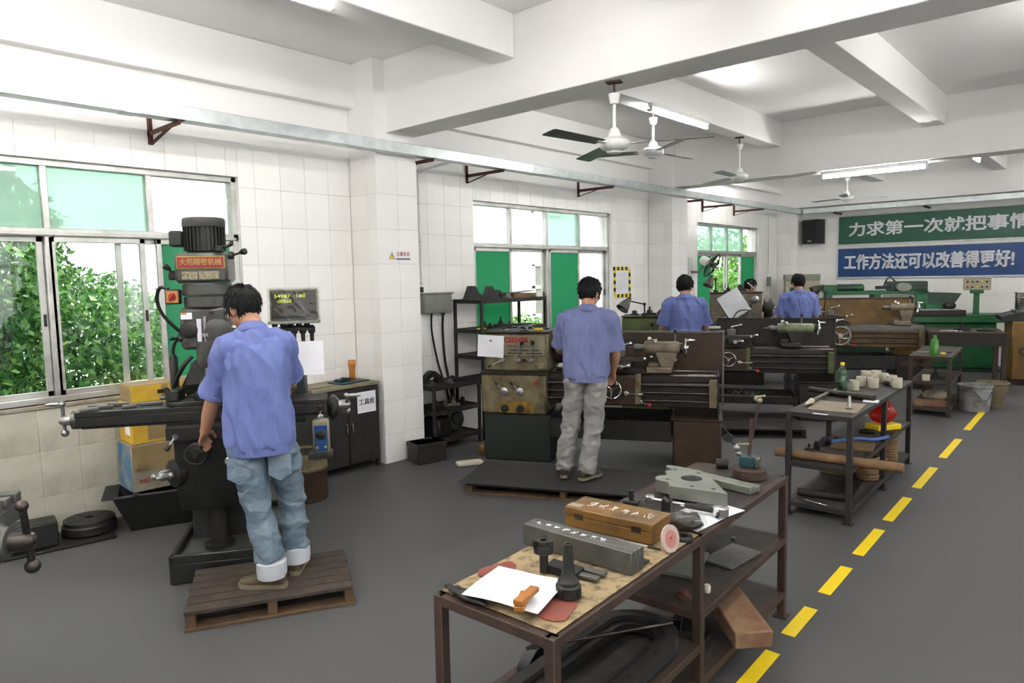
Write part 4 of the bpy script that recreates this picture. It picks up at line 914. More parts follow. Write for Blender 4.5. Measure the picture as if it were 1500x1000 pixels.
# tool cabinet
t = thing('tool_cabinet', 'black two-door steel tool cabinet beside the pillar', 'cabinet', (-5.40, 3.36, 0), 0)
part('cabinet_body', B().box(-.36, 0, 0, .72, .07, .80, .006), 'frame_dark', t)
for y in (.02, .70): part('leg', B().box(-.04, -.005, y-.018, y+.018, 0, .07), 'frame_dark', t); part('leg', B().box(-.36, -.32, y-.018, y+.018, 0, .07), 'frame_dark', t)
for y0, y1, hy_ in ((.01, .355, .33), (.363, .71, .39)):
    d = part('door', B().box(0, .014, y0, y1, .085, .79, .004), 'frame_dark', t); part('handle', B().tube([(.014, hy_, .47), (.035, hy_, .46), (.035, hy_, .39), (.014, hy_, .38)], .006), 'steel', d)
part('cabinet_top', B().box(-.38, .02, -.01, .725, .80, .83, .004), 'cream_panel', t)
s = part('door_sign', sheet(.21, .20, 8, 8, lambda x, y: .0015*math.sin(x*20+y*9)), 'paper', t, 'white paper sign with three handwritten characters'); s.matrix_local = MT((.018, .565, .65), (R(90), 0, R(90)))
text('characters', '工具柜', .062, 'ink', t, MT((.0235, .565, .65), (R(90), 0, R(90))), .0006, .0006)
solid('tool_tray', B().box(-.11, .11, -.17, .17, 0, .012, .004).box(-.08, .0, -.12, .02, .012, .035, .006), 'teal', 'dark teal tray of small tools on the tool cabinet', 'tray', (-5.56, 3.86, .831), .15)
solid('scrap_paper', sheet(.16, .22, 6, 6, lambda x, y: .003+.002*math.sin(x*30)), 'paper_dirty', 'crumpled paper sheet lying on the tool cabinet', 'paper', (-5.55, 3.52, .831), .3)
t = thing('drinking_cup', 'amber plastic drinking bottle standing on the teal tray', 'bottle', (-5.60, 3.93, .844)); part('cup_body', B().rev([(.028, 0), (.034, .01), (.030, .06), (.036, .14), (.036, .16), (.001, .16)], n=20), 'bottle_amber', t); part('cup_cap', B().rev([(.038, .155), (.038, .185), (.030, .19)], n=20), 'orange', t)
solid('pliers', B().bar((0, 0, .008), (.12, .03, .008), .018, .012, .003).bar((0, .03, .008), (.12, 0, .008), .018, .012, .003), 'iron_black', 'black pliers lying across the teal tray', 'pliers', (-5.58, 3.78, .867), .4)
# ---------------------------------------------------------------- things on the wall and the first pillar
t = thing('warning_sign', 'small white warning sign with yellow triangle on the first pillar', 'sign', (PX, 4.38, 2.03), R(90))
part('sign_plate', B().box(-.145, .145, -.004, 0, -.055, .055, .001), 'paper_dirty', t).data.materials[0] = MATS['paper']
part('triangle', B().prism([(-.13, -.035), (-.06, -.035), (-.095, .035)], -.0052, -.004, 'y'), 'ink', t); part('triangle_field', B().prism([(-.122, -.031), (-.068, -.031), (-.095, .024)], -.0062, -.005, 'y'), 'yellow_tag', t)
text('characters', '注意安全', .042, 'red', t, MT((.043, -.0048, .012), FRONT), .0006, .0006); part('small_print', B().box(-.045, .13, -.005, -.004, -.04, -.028), 'frame', t); part('exclamation', B().box(-.098, -.092, -.007, -.006, -.018, .008).box(-.098, -.092, -.007, -.006, -.027, -.022), 'ink', t)
t = thing('junction_box', 'grey metal electrical box on the tiled wall above the dark rack', 'electrical box', (XW+.004, 4.95, 1.42), R(90))
part('box_body', B().box(0, .42, -.10, 0, .0, .22, .008), 'grey_box', t); part('box_lid', B().box(.015, .405, -.106, -.10, .03, .19, .003), 'grey_box', t); part('box_lip', B().box(-.01, .43, -.12, 0, .21, .225, .003), 'grey_box', t)
part('cable', B().tube(cat([(.15, -.05, 0), (.17, -.022, -.20), (.25, -.018, -.55), (.36, -.018, -.85), (.42, -.018, -1.05)]), .011), 'hose', t); part('cable', B().tube(cat([(.32, -.05, 0), (.33, -.024, -.2), (.36, -.02, -.55), (.44, -.02, -.9), (.50, -.02, -1.1)]), .014), 'hose', t)
part('gland', B().cyl((.32, -.05, -.03), (.32, -.05, 0), .022), 'hose', t)
t = thing('conduit_pipe', 'thin white conduit pipe dropping from the cable tray to the electrical box', 'pipe', (XW+.03, 4.99, 0)); part('pipe', B().tube(cat([(.40, .10, 3.0), (.25, .06, 2.98), (.03, .0, 2.93), (0, 0, 2.85), (0, 0, 1.70)], 6), .014, 10), 'fan_white', t)
for z in (1.75, 2.2, 2.6): part('pipe_clip', B().tor((0, 0, z), (0, 0, 1), .016, .004, 14, 6).box(-.03, -.012, -.02, .02, z-.008, z+.008), 'alu', t)
part('pipe_end', B().cyl((0, 0, 1.6505), (0, 0, 1.71), .02), 'plastic_black', t)
# ---------------------------------------------------------------- storage racks
def rack(label, loc, lx, ly, zs, h, m='frame_dark', trays=True):
    t = thing('storage_rack', label, 'rack', loc, 0)
    for x in (0, lx):
        for y in (0, ly):
            part('leg', B().box(x-.016, x+.016, y-.016, y+.016, 0, h, .003), m, t)
    for z in zs:
        part('shelf', B().box(0, lx, 0, ly, z-.006, z), m, t)
        b = B()
        for y in (0, ly): b.box(0, lx, y-.012, y+.012, z-.035, z+.008)
        for x in (0, lx): b.box(x-.012, x+.012, 0, ly, z-.035, z+.008)
        part('shelf_rim', b, m, t)
    return t
rack('tall black steel rack standing before the window with the green film', (-5.74, 5.45, 0), .42, 1.10, (.66, .93, 1.22, 1.55), 1.56)
rack('low black steel rack between the pillar and the cream lathe', (-5.74, 4.72, 0), .42, .66, (.12, .42, .68), .70)
rr = random.Random(3)
def lump(name, loc, label, cat_, m, kind, s=1.0, rz=0.0):
    b = B()
    if kind == 'vee': b.prism([(-.09, 0), (.09, 0), (.07, .05), (.05, .05), (.0, .13), (-.03, .13), (-.07, .04)], -.05, .05, 'y')
    elif kind == 'flange': b.rev([(.07, 0), (.07, .02), (.045, .025), (.04, .07), (.02, .075), (.02, .03)], n=22)
    elif kind == 'collet': b.rev([(.028, 0), (.032, .008), (.032, .06), (.024, .066), (.024, .085), (.001, .085)], n=16)
    elif kind == 'arch': b.prism([(-.13, 0), (-.05, 0), (-.04, .05), (0, .07), (.04, .05), (.05, 0), (.13, 0), (.12, .03), (.06, .09), (.02, .12), (-.02, .12), (-.06, .09), (-.12, .03)], -.04, .04, 'y')
    elif kind == 'disc': b.rev([(.13, 0), (.13, .03), (.06, .035), (.05, .05), (.02, .05)], n=28)
    elif kind == 'bars':
        for k in range(4): b.bar((-.12+.01*k, -.04+.03*k, .011), (.12, -.05+.035*k, .011), .018, .02, .002)
    elif kind == 'clamp': b.prism([(-.08, 0), (.08, 0), (.08, .03), (.03, .035), (.02, .07), (-.02, .07), (-.03, .03), (-.08, .03)], -.03, .03, 'y').cyl((0, 0, .06), (0, 0, .11), .012)
    elif kind == 'wrench': b.bar((-.09, 0, .008), (.07, 0, .008), .02, .012, .003).ring([(.014, -.006), (.026, -.006), (.026, .006), (.014, .006)], (.09, 0, .008), n=16).ring([(.012, -.006), (.022, -.006), (.022, .006), (.012, .006)], (-.105, 0, .008), n=16)
    b.v = [(x*s, y*s, z*s) for x, y, z in b.v]
    return solid(name, b, m, label, cat_, loc, rz)
lump('angle_plate', (-5.55, 5.55, 1.559), 'dark arched casting at the near end of the top rack shelf', 'casting', 'iron_black', 'vee', 1.15, R(80))
lump('angle_plate', (-5.46, 5.745, 1.559), 'second dark arched casting next to the first on the top rack shelf', 'casting', 'iron_black', 'vee', 1.1, R(70))
lump('bearing_cap', (-5.55, 5.95, 1.559), 'dark bearing cap between castings and wooden tray on the top rack shelf', 'casting', 'iron', 'arch', .8, R(75))
lump('flange', (-5.365, 5.93, 1.559), 'grey round flange on the top rack shelf', 'flange', 'steel_dull', 'flange', .75)
t = thing('wooden_tray', 'brown wooden tray of dark sheets on the top rack shelf', 'tray', (-5.46, 6.25, 1.559), R(86)); b = B().box(-.19, .19, -.09, .09, 0, .008); b.box(-.19, .19, -.09, -.08, 0, .05).box(-.19, .19, .08, .09, 0, .05).box(-.19, -.18, -.09, .09, 0, .05).box(.18, .19, -.09, .09, 0, .05)
part('tray_body', b, 'wood_tan', t); part('tray_cover', B().bc((-.02, 0, .064), (.36, .17, .008), .002, (0, -.06, 0)), 'iron_black', t)
lump('collet', (-5.40, 5.56, 1.229), 'dark cylinder standing on the second rack shelf', 'collet', 'iron', 'collet', 1.0); lump('collet', (-5.42, 5.68, 1.229), 'stubby dark cylinder beside the taller one on the second rack shelf', 'collet', 'iron', 'collet', .65)
solid('tag_card', B().bc((0, 0, .008), (.06, .10, .014), .003), 'yellow_tag', 'yellow tag card on the second rack shelf', 'tag', (-5.38, 5.50, 1.229), .2)
lump('clamp_set', (-5.5, 5.95, 1.229), 'dark step clamp on the second rack shelf', 'clamp', 'iron', 'clamp', 1.0, .6); lump('bar_bundle', (-5.45, 6.25, 1.229), 'bundle of dark steel bars on the second rack shelf', 'steel bars', 'iron', 'bars', 1.0, R(80))
lump('wrench', (-5.42, 5.66, .939), 'dark spanner on the third rack shelf', 'spanner', 'steel_dull', 'wrench', 1.0, R(75)); lump('clamp_set', (-5.42, 5.85, .939), 'dark step clamp on the third rack shelf', 'clamp', 'iron', 'clamp', .8, 1.2)
lump('cutter_set', (-5.40, 5.02, .689), 'stubby bright-edged cutter on the low rack top', 'cutter', 'steel_dull', 'flange', .6); lump('angle_plate', (-5.55, 4.90, .689), 'dark sloping casting on the low rack top', 'casting', 'iron_black', 'arch', 1.1, R(80)); lump('bar_bundle', (-5.50, 5.2, .689), 'bundle of dark bars on the low rack top', 'steel bars', 'iron_black', 'bars', .9, R(70))
for k, (y, kd, c) in enumerate(((4.85, 'clamp', 'iron'), (4.98, 'collet', 'steel_dull'), (5.10, 'clamp', 'beige_iron'), (5.24, 'collet', 'iron'))): lump('fixture_part', (-5.44, y, .429), ['dark clamp at the pillar end of the low rack middle shelf', 'grey cylinder on the low rack middle shelf', 'tan clamp on the low rack middle shelf', 'dark cylinder at the lathe end of the low rack middle shelf'][k], 'machine part', c, kd, .9, .5*k)
solid('motor_block', B().box(-.12, .12, -.11, .11, 0, .2, .02).rev([(.09, 0), (.09, .05)], (0, 0, .1), (1, 0, 0), 20), 'iron_black', 'dark square casting on the bottom shelf of the low rack', 'casting', (-5.50, 4.92, .129), .1)
o = lump('faceplate', (-5.55, 5.2, .26), 'dark round faceplate leaning in the low rack', 'faceplate', 'iron', 'disc', 1.0); o.rotation_euler = (R(0), R(80), 0)
b = B().box(-.16, .16, -.115, .115, 0, .20, .006); b.box(-.165, .165, -.12, .12, .155, .20, .004); o = thing('metal_toolbox', 'closed brown-black metal toolbox on the floor in front of the pillar', 'toolbox', (-5.17, 4.47, 0), R(78)); part('box_body', b, 'brown_dark', o); part('handle', B().tube([(-.06, 0, .2), (-.06, 0, .225), (.06, 0, .225), (.06, 0, .2)], .006), 'iron', o)
for s in (-1, 1): part('latch', B().bc((s*.1, -.124, .16), (.03, .008, .04), .002), 'iron', o)
solid('thermos', B().rev([(.035, 0), (.035, .2), (.028, .21), (.028, .24), (.02, .245)], n=18), 'green_m', 'green cylinder bottle standing beside the pillar on the low rack', 'bottle', (-5.68, 4.765, .689))
solid('concrete_block', B().bc((0, 0, .02), (.26, .09, .04), .01), 'plaster', 'pale rough foot block at the corner of the cream lathe', 'block', (-4.72, 4.62, 0), R(60))
solid('hand_wheel_cap', B().rev([(.05, 0), (.06, .03), (.06, .09), (.04, .12)], n=20), 'brown_y', 'small rusty can on the floor beside the cream lathe', 'can', (-4.88, 4.98, 0))
# ---------------------------------------------------------------- things lying on and standing by the lathes
def on(frame, p): 
    a = frame.rotation_euler.z; return (frame.location.x+p[0]*math.cos(a)-p[1]*math.sin(a), frame.location.y+p[0]*math.sin(a)+p[1]*math.cos(a), p[2])
o = solid('drawing_sheet', sheet(.27, .215, 8, 8, lambda x, y: .003*math.sin(x*14+y*6)), 'paper', 'white drawing sheet stuck to the cream lathe headstock', 'paper', on(l1, (.085, .055, 1.125)), 0); o.rotation_euler = (R(90), R(3), R(26))
solid('magnet', B().rev([(.009, 0), (.009, .008)], (0, 0, 0), (0, -1, 0), 12), 'iron_black', 'small black magnet holding the drawing sheet', 'magnet', on(l1, (.09, .047, 1.18)), R(26))
lump('wrench', on(l1, (.30, .25, 1.27)), 'bright spanner on top of the cream lathe', 'spanner', 'steel', 'wrench', 1.0, R(50)); lump('wrench', on(l1, (.50, .36, 1.27)), 'dark spanner on top of the cream lathe', 'spanner', 'iron', 'wrench', 1.0, R(10))
lump('clamp_set', on(l1, (.20, .33, 1.27)), 'dark clamp on top of the cream lathe', 'clamp', 'iron', 'clamp', .8, 1.0); lump('bar_bundle', on(l1, (.22, .50, 1.27)), 'bundle of dark bars on top of the cream lathe', 'steel bars', 'iron_black', 'bars', .8, .6)
solid('rag', sheet(.18, .14, 14, 12, lambda x, y: .03+.025*noise.noise((x*20, y*20, 0))), 'teal', 'crumpled dark teal rag on top of the cream lathe', 'rag', on(l1, (.42, .22, 1.27)), .4)
solid('yellow_gauge', B().box(-.05, .05, -.015, .015, 0, .025, .006), 'yellow_tag', 'yellow plastic gauge on top of the cream lathe', 'gauge', on(l1, (.53, .2, 1.27)), .5)
# desk lamp on the green lathe
def lamp(label, base, mid, head, aim, frame, m='mill_grey'):
    t = thing('work_lamp', label, 'lamp', on(frame, base), frame.rotation_euler.z); q = lambda p: Vector(p)-Vector(base); h = q(head); aim = Vector(aim).normalized()
    part('lamp_base', B().rev([(.04, 0), (.04, .03), (.02, .04)], (0, 0, 0), n=18), 'iron', t); part('arm', B().cyl((0, 0, .03), q(mid), .010, n=10), 'iron', t); part('arm', B().cyl(q(mid), h, .009, n=10), 'iron', t); part('joint', B().sph(q(mid), .022), 'iron', t)
    s = part('shade', B().ring([(.02, -.03), (.03, 0), (.05, .05), (.07, .10), (.085, .16), (.082, .16), (.066, .10), (.045, .05), (.02, .005)], h-aim*.02, aim, 26), m, t); part('bulb', B().sph(h+aim*.06, .028), 'paper', s); part('cap', B().sph(h-aim*.03, .028), 'iron', s)
    return t
lamp('grey desk lamp with bell shade on the green headstock', (.30, .13, 1.269), (.30, .12, 1.42), (.10, .02, 1.47), (-.5, -.5, -.75), l2)
lump('clamp_set', on(l2, (.35, .3, 1.27)), 'dark clamp on top of the green headstock', 'clamp', 'iron', 'clamp', 1.0); lump('flange', on(l2, (.15, .35, 1.27)), 'dark flange lying on the green headstock', 'flange', 'iron', 'flange', .8); lump('wrench', on(l2, (.48, .3, 1.27)), 'dark spanner lying on the green headstock', 'spanner', 'iron', 'wrench', 1.0, 1.0)
lump('bearing_cap', on(l2, (.52, .25, 1.29)), 'rusty casting lying on the green headstock', 'casting', 'rust', 'arch', .6, .6)
lamp('black machine lamp on a stem beside the worker at the long brown lathe', (1.72, .06, 1.02), (1.74, .0, 1.45), (1.66, -.02, 1.55), (-.9, -.1, -.5), l3, 'iron')
lamp('small lamp with conical shade behind the worker at the green lathe', (.10, .12, 1.489), (.10, .12, 1.70), (.02, .06, 1.72), (-.3, -.3, -.85), l3)
o = solid('drawing_sheet', sheet(.36, .42, 10, 10, lambda x, y: .012*math.sin(x*9+y*5)), 'paper', 'white drawing sheet hung on the beige headstock', 'paper', on(l3, (.38, -.012, 1.30)), 0); o.rotation_euler = (R(88), R(-32), R(26))
b = B().rev([(.06, 0), (.06, .01), (.03, .02), (.02, .035)], (0, 0, 0), (0, -1, 0), 26); o = solid('speed_dial', b, 'steel', 'round bright speed dial on the beige headstock', 'dial', on(l3, (.71, .067, 1.37)), R(26))
for k, (x, y) in enumerate(((.3, .3), (.5, .4), (.62, .25))): lump('tool_piece', on(l3, (x, y, 1.49)), ['dark clamp on the beige headstock near its lamp', 'dark casting in the middle of the beige headstock top', 'dark spanner on the chuck end of the beige headstock top'][k], 'tool', 'iron', ('clamp', 'vee', 'wrench')[k], .9, k*.7)
t = thing('coolant_pipe', 'bent metal coolant pipe rising in front of the beige headstock', 'pipe', on(l3, (.35, -.10, .93)), R(26)); part('pipe', B().tube(cat([(0, .02, -.06), (0, 0, .10), (.10, 0, .26), (.28, 0, .27), (.36, 0, .16), (.30, 0, .05), (.12, .0, .0), (.05, .05, -.05)]), .012), 'steel_dull', t)
# ================================================================ WORK BENCHES
def bench(label, loc, rz, wx, ly, h, legs, shelves, m='frame', top='shelf'):
    t = thing('steel_bench', label, 'workbench', loc, rz); a = .019
    def angle(p, q, d): part(d, B().bar(p, q, .036, .036, .003), m, t)
    for y in legs:
        for x in (-a, -wx+a):
            part('leg', B().box(x-a, x+a, y-a, y+a, .004, h, .003), m, t); part('foot_plate', B().box(x-.035, x+.035, y-.035, y+.035, 0, .006), m, t)
    for k, z in enumerate([h]+list(shelves)):
        lg = legs
        if isinstance(z, tuple): z, i0, i1 = z; lg = (legs[i0], legs[i1])
        nm = 'top_rail' if k == 0 else 'shelf_rail'
        for x in (-a, -wx+a): angle((x, lg[0], z-.018), (x, lg[-1], z-.018), nm)
        for y in (lg[0], lg[-1]): angle((-wx+a, y, z-.018), (-a, y, z-.018), nm)
        part('table_top' if k == 0 else 'shelf', B().box(-wx+.004, -.004, lg[0]-.014, lg[-1]+.014, z-.010, z-.0005), top, t)
    return t
B1 = bench('front rusty angle-iron workbench littered with tools and steel blocks', (-1.205, 1.50, 0), R(2.3), .50, 2.06, .75, (.02, 1.02, 2.04), ((.43, 1, 2), (.30, 0, 1), .14))
B2 = bench('middle steel workbench carrying white cups and a round bar', (-1.425, 5.14, 0), R(1.8), .46, 2.06, .775, (.02, 1.04, 2.04), (.40, .10), 'frame_dark')
B3 = bench('small far steel workbench with a lime green bottle', (-1.60, 9.70, 0), R(4.2), .45, 1.30, .74, (.02, 1.28), (.42, .10))
Z1, Z2, Z3 = .7505, .7755, .7405
def onb(bn, x, y, z): return on(bn, (x, y, z))
# --- covering sheets, papers
f_ = lambda x, y: .003+.004*abs(noise.noise((x*9, y*9, 1)))+(.012*max(0, abs(x)-.21)*10*abs(noise.noise((y*14, 2, 0))))
o = solid('newspaper_cover', sheet(.47, .98, 24, 40, f_), 'newsprint', 'torn oil-stained newspaper covering the near half of the front bench', 'newspaper', onb(B1, -.25, .52, Z1), R(2.3))
def patch(label, m, loc, rz, r, seed, h=.004):
    b_ = B(); n = 26; V = [(0, 0, h+.002)]
    for k in range(n):
        a = 2*math.pi*k/n; q_ = r*(1+.45*noise.noise((math.cos(a)*1.6, math.sin(a)*1.6, seed))); V.append((q_*math.cos(a)*.8, q_*math.sin(a)*1.25, h*(.6+.4*noise.noise((a*2, seed, 0)))))
    V += [(x, y, 0) for x, y, z in V]; m_ = n+1
    F_ = [(0, 1+k, 1+(k+1) % n) for k in range(n)]+[(m_, m_+1+(k+1) % n, m_+1+k) for k in range(n)]+[(1+k, m_+1+k, m_+1+(k+1) % n, 1+(k+1) % n) for k in range(n)]
    return solid('newspaper_scrap', b_.add(V, F_), m, label, 'newspaper', loc, rz)
patch('red printed newspaper scrap at the aisle corner of the front bench', 'news_red', onb(B1, -.11, .17, Z1+.008), .5, .085, 1)
patch('red printed newspaper scrap at the machine-side edge of the front bench', 'news_red', onb(B1, -.44, .26, Z1+.008), -.2, .06, 5)
b = B().sph((0, 0, .016), 1, 26, (.026, .10, .014)); b.v = [(v[0]*(1+.5*noise.noise((v[0]*25, v[1]*25, 1))), v[1]*(1+.3*noise.noise((v[0]*25, v[1]*25, 4))), v[2]*(1+.35*noise.noise((v[0]*40, v[1]*40, 2)))) for v in b.v]
solid('oily_rag', b, 'iron_black', 'dark oily rag at the near end of the front bench', 'rag', onb(B1, -.38, .036, Z1+.002), 1.5)
solid('paper_sheet', sheet(.27, .25, 16, 14, lambda x, y: .016+.010*noise.noise((x*5, y*5, 2))+.05*max(0, -x-.10)), 'paper', 'clean white paper under two orange wood blocks', 'paper', tuple(pz(757, 868, .768).to_2d())+(.770,), .25)
# --- orange wood blocks
for k, (u, v, a, z, lb) in enumerate(((765, 884, 2.1, .790, 'orange wood block lying flat on the white paper'), (771, 876, 1.78, .808, 'orange wood block lying on top of the other block'))):
    p = pz(u, v, z); solid('wood_block', B().bc((0, 0, .009), (.115, .032, .016), .002), 'wood_orange', lb, 'wood block', (p.x, p.y, z), a)
# --- tool holders
def holder(label, uv, h, rz=0.0):
    p = pz(*uv, Z1); t = thing('tool_holder', label, 'tool holder', (p.x, p.y, Z1+.010), rz)
    part('holder_body', B().rev([(.036, 0), (.042, .006), (.042, .04), (.036, .045), (.036, .056), (.026, .066), (.020, .09), (.017, h-.03), (.014, h), (.007, h), (.007, h-.02)], n=24), 'iron', t)
    for k in range(4): part('drive_slot', B().at((0, 0, 0), (0, 0, k*1.571)).box(.038, .046, -.008, .008, .006, .038, .001), 'iron_black', t)
    return t
holder('tall dark tapered tool holder standing beside the white paper', (833, 878), .178)
t = thing('tool_holder', 'short dark tool holder with flange up beside the grey flat bars', 'tool holder', tuple(pz(797, 838, Z1+.01).to_2d())+(Z1+.010,)); part('holder_body', B().rev([(.010, 0), (.016, .003), (.016, .065), (.022, .07), (.036, .075), (.036, .098), (.028, .102), (.028, .118), (.012, .118), (.012, .10)], n=22), 'iron', t)
for k in range(3): part('lug', B().at((0, 0, 0), (0, 0, k*2.09)).box(.026, .04, -.008, .008, .098, .122, .002), 'iron', t)
for k, (u, v) in enumerate(((852, 849), (862, 842))):
    p = pz(u, v, Z1); solid('flat_bar', B().bc((0, 0, .008), (.135, .03, .012), .002), 'steel_dull', ['short grey flat bar nearer the tall tool holder', 'short grey flat bar nearer the long steel blocks'][k], 'steel bar', (p.x, p.y, Z1+.010), R(7))
solid('iron_wedge', B().prism([(-.07, 0), (.07, 0), (.07, .02), (-.05, .03)], -.03, .03, 'y'), 'iron_black', 'dark iron wedge behind the tall tool holder', 'wedge', tuple(pz(824, 842, Z1).to_2d())+(Z1+.010,), R(10))
# --- long steel blocks with chalk writing
def chalk(parent, x0, x1, y, z, n, seed, h=.022):
    r_ = random.Random(seed); b = B(); w_ = (x1-x0)/n
    for k in range(n):
        cx = x0+w_*(k+.5)
        for s in range(r_.randint(3, 4)):
            p = [(cx+r_.uniform(-.4, .4)*w_*.8, y+r_.uniform(-.5, .5)*h, z+.0006) for _ in range(3)]; b.tube(cat(p, 4), .0011, 5)
    part('chalk_writing', b, 'chalk', parent, 'white chalk writing')
t = thing('steel_blocks', 'long pair of clamped grey steel parallels with chalk writing', 'steel block', onb(B1, -.515, .505, Z1+.004), R(1.5))
for k in range(3): part('steel_bar', B().box(0, .485, k*.030, k*.030+.0285, .006, .086, .002), 'steel_dull', t)
chalk(t, .03, .36, .045, .0866, 8, 4, .028)
solid('support_bar', B().bc((0, 0, .004), (.05, .09, .008), .001), 'iron', 'thin packing strip beside the chalked steel parallels', 'strip', onb(B1, -.06, .60, Z1+.010), .1)
# --- wooden box with chalk writing
t = thing('wooden_case', 'yellow-brown wooden case with white chalk writing on its lid', 'case', onb(B1, -.502, .77, Z1+.004), R(5))
part('case_body', B().box(0, .40, 0, .165, .004, .052, .003), 'wood_box', t); part('case_lid', B().box(-.001, .401, -.001, .166, .0535, .086, .003), 'wood_box', t); chalk(t, .06, .37, .085, .0866, 6, 9, .06)
for x in (.07, .33): part('hinge', B().box(x-.02, x+.02, -.003, -.001, .042, .066), 'brown', t)
part('torn_corner', B().box(.0, .06, .02, .06, .086, .0872), 'paper_dirty', t)
# --- small tools around the case
def rod(label, a, b_, r, m='steel', cap=None, z=Z1):
    p, q = pz(*a, z), pz(*b_, z); d = q-p; t = thing('shank_tool', label, 'tool', (p.x, p.y, z+r*1.75), math.atan2(d.y, d.x)); part('shank', B().cyl((0, 0, 0), (d.length*.72, 0, 0), r, n=12), m, t); part('tip', B().rev([(r*1.5, 0), (r*1.7, .01), (r*1.2, d.length*.12), (r*.6, d.length*.28)], (d.length*.72, 0, 0), (1, 0, 0), 12), cap or m, t); return t
rod('slim bright drill with dark tip in front of the wooden case', (903, 793), (968, 808), .005, 'steel', 'iron_black'); rod('slim steel scriber next to the drill in front of the wooden case', (880, 786), (930, 800), .004, 'steel_dull')
t = thing('abrasive_disc', 'pale pink grinding disc leaning on edge at the aisle side', 'grinding wheel', onb(B1, -.03, .79, Z1), R(0)); b = B().ring([(.008, -.004), (.052, -.004), (.052, .004), (.008, .004)], (0, 0, .053), (1, -.12, .22), 36); part('disc_rim', b, 'pink_pale', t); part('disc_centre', B().ring([(.007, -.0052), (.033, -.0052), (.033, .0052), (.007, .0052)], (0, 0, .053), (1, -.12, .22), 30), 'pink', t)
solid('steel_ring', B().ring([(.016, 0), (.034, 0), (.036, .004), (.036, .016), (.034, .02), (.016, .02)], n=28), 'iron', 'dark steel ring behind the grinding disc', 'ring', onb(B1, -.038, .925, Z1))
solid('clamp_bolt', B().bc((0, 0, .011), (.07, .05, .018), .004).cyl((0, 0, .02), (0, 0, .066), .012), 'iron', 'dark T-shaped clamping bolt behind the wooden case', 'bolt', tuple(pz(925, 738, Z1).to_2d())+(Z1,), .3)
solid('square_post', B().prism([(-.02, 0), (.02, 0), (.02, .09), (.006, .078), (-.012, .095), (-.02, .085)], -.02, .02, 'y'), 'iron_black', 'dark square jagged post beside the wooden case', 'steel post', tuple(pz(977, 760, Z1).to_2d())+(Z1,), .3)
b = B().sph((0, 0, .036), 1, 24, (.075, .055, .036)); b.v = [tuple(Vector(v)*(1+.22*noise.noise(Vector(v)*30))) for v in b.v]
t = thing('bagged_part', 'lumpy oily part wrapped in clear plastic beside the second white paper', 'bag', onb(B1, -.085, 1.03, Z1+.004), .4); part('part_body', b, 'brown_dark', t)
b = B().sph((0, 0, .04), 1, 28, (.085, .062, .043)); b.v = [tuple(Vector(v)*(1+.2*noise.noise(Vector(v)*45))) for v in b.v]; part('plastic_bag', b, 'plastic_film', t)
solid('paper_sheet', sheet(.20, .36, 10, 18, lambda x, y: .004+.004*math.sin(y*14+x*8)+.10*max(0, x-.06)*max(0, y+.05)), 'paper', 'second white paper curling over the bench edge under the torque wrench', 'paper', onb(B1, -.105, 1.24, Z1), R(-8))
# torque wrench
p, q = pz(952, 731, Z1+.03), pz(1058, 750, Z1+.03); d = q-p
t = thing('torque_wrench', 'bright torque wrench with black grip and round ratchet head', 'wrench', (p.x, p.y, Z1+.033), math.atan2(d.y, d.x)); L_ = d.length
part('drive_head', B().rev([(.018, -.016), (.022, -.012), (.022, .012), (.018, .016)], (0, 0, 0), n=20), 'chrome', t); part('shaft', B().cyl((.015, 0, 0), (L_*.55, 0, 0), .008, n=12), 'chrome', t); part('grip', B().rev([(.010, 0), (.014, .01), (.014, L_*.36), (.011, L_*.40)], (L_*.5, 0, 0), (1, 0, 0), 14), 'rubber', t)
part('gauge_head', B().rev([(.03, -.02), (.034, -.016), (.034, .016), (.03, .02), (.02, .021)], (L_*.98, 0, .0), n=24), 'chrome', t); part('gauge_knob', B().cyl((L_*.98, -.03, 0), (L_*.98, -.05, -.012), .008), 'iron_black', t)
# lobed plate with bore
t = thing('machined_plate', 'thick green-grey lobed steel plate with a round bore and small holes', 'steel plate', onb(B1, -.27, 1.50, Z1+.02), R(2)); n = 40; out = []
base = [(.245, -.165), (-.03, -.215), (-.06, -.16), (-.13, -.15), (-.155, -.09), (-.13, -.03), (-.165, .03), (-.15, .085), (-.20, .12), (-.19, .165), (-.02, .16), (.06, .08)]
base = [(x*.95, y*.85) for x, y in base]
sm_ = [tuple(v)[:2] for v in cat([(x, y, 0) for x, y in base[1:11]], 5)]; outer = [base[0]]+sm_+[base[11]]
nO = len(outer); cx, cy, rb = .0, -.01, .052; inner = [(cx+rb*math.cos(2*math.pi*k/24), cy+rb*math.sin(2*math.pi*k/24)) for k in range(24)]
import mathutils.geometry as mg
def plate_with_hole(outer, inner, z0, z1):
    tri = mg.tessellate_polygon([[Vector((x, y, 0)) for x, y in outer], [Vector((x, y, 0)) for x, y in inner[::-1]]]); pts = outer+inner[::-1]; n = len(pts); b = B()
    F_ = [tuple(i+n for i in tr) for tr in tri]+[tuple(tr[::-1]) for tr in tri]
    for s0, m_ in ((0, len(outer)), (len(outer), len(inner))): F_ += [(s0+i, s0+(i+1) % m_, s0+(i+1) % m_+n, s0+i+n) for i in range(m_)]
    return b.add([(x, y, z0) for x, y in pts]+[(x, y, z1) for x, y in pts], F_)
part('plate_body', plate_with_hole(outer, inner, 0, .058), 'plate_steel', t); part('bore', B().ring([(.050, .0), (.0525, .0), (.0525, .057), (.050, .057)], (cx, cy, 0), n=30), 'steel', t)
for (x, y) in ((-.09, -.10), (-.14, .09), (.16, -.12), (-.01, .10), (.06, -.14)): part('bolt_hole', B().rev([(.010, 0), (.010, .0008)], (x*.95, y*.9, .058), n=14), 'iron_black', t)
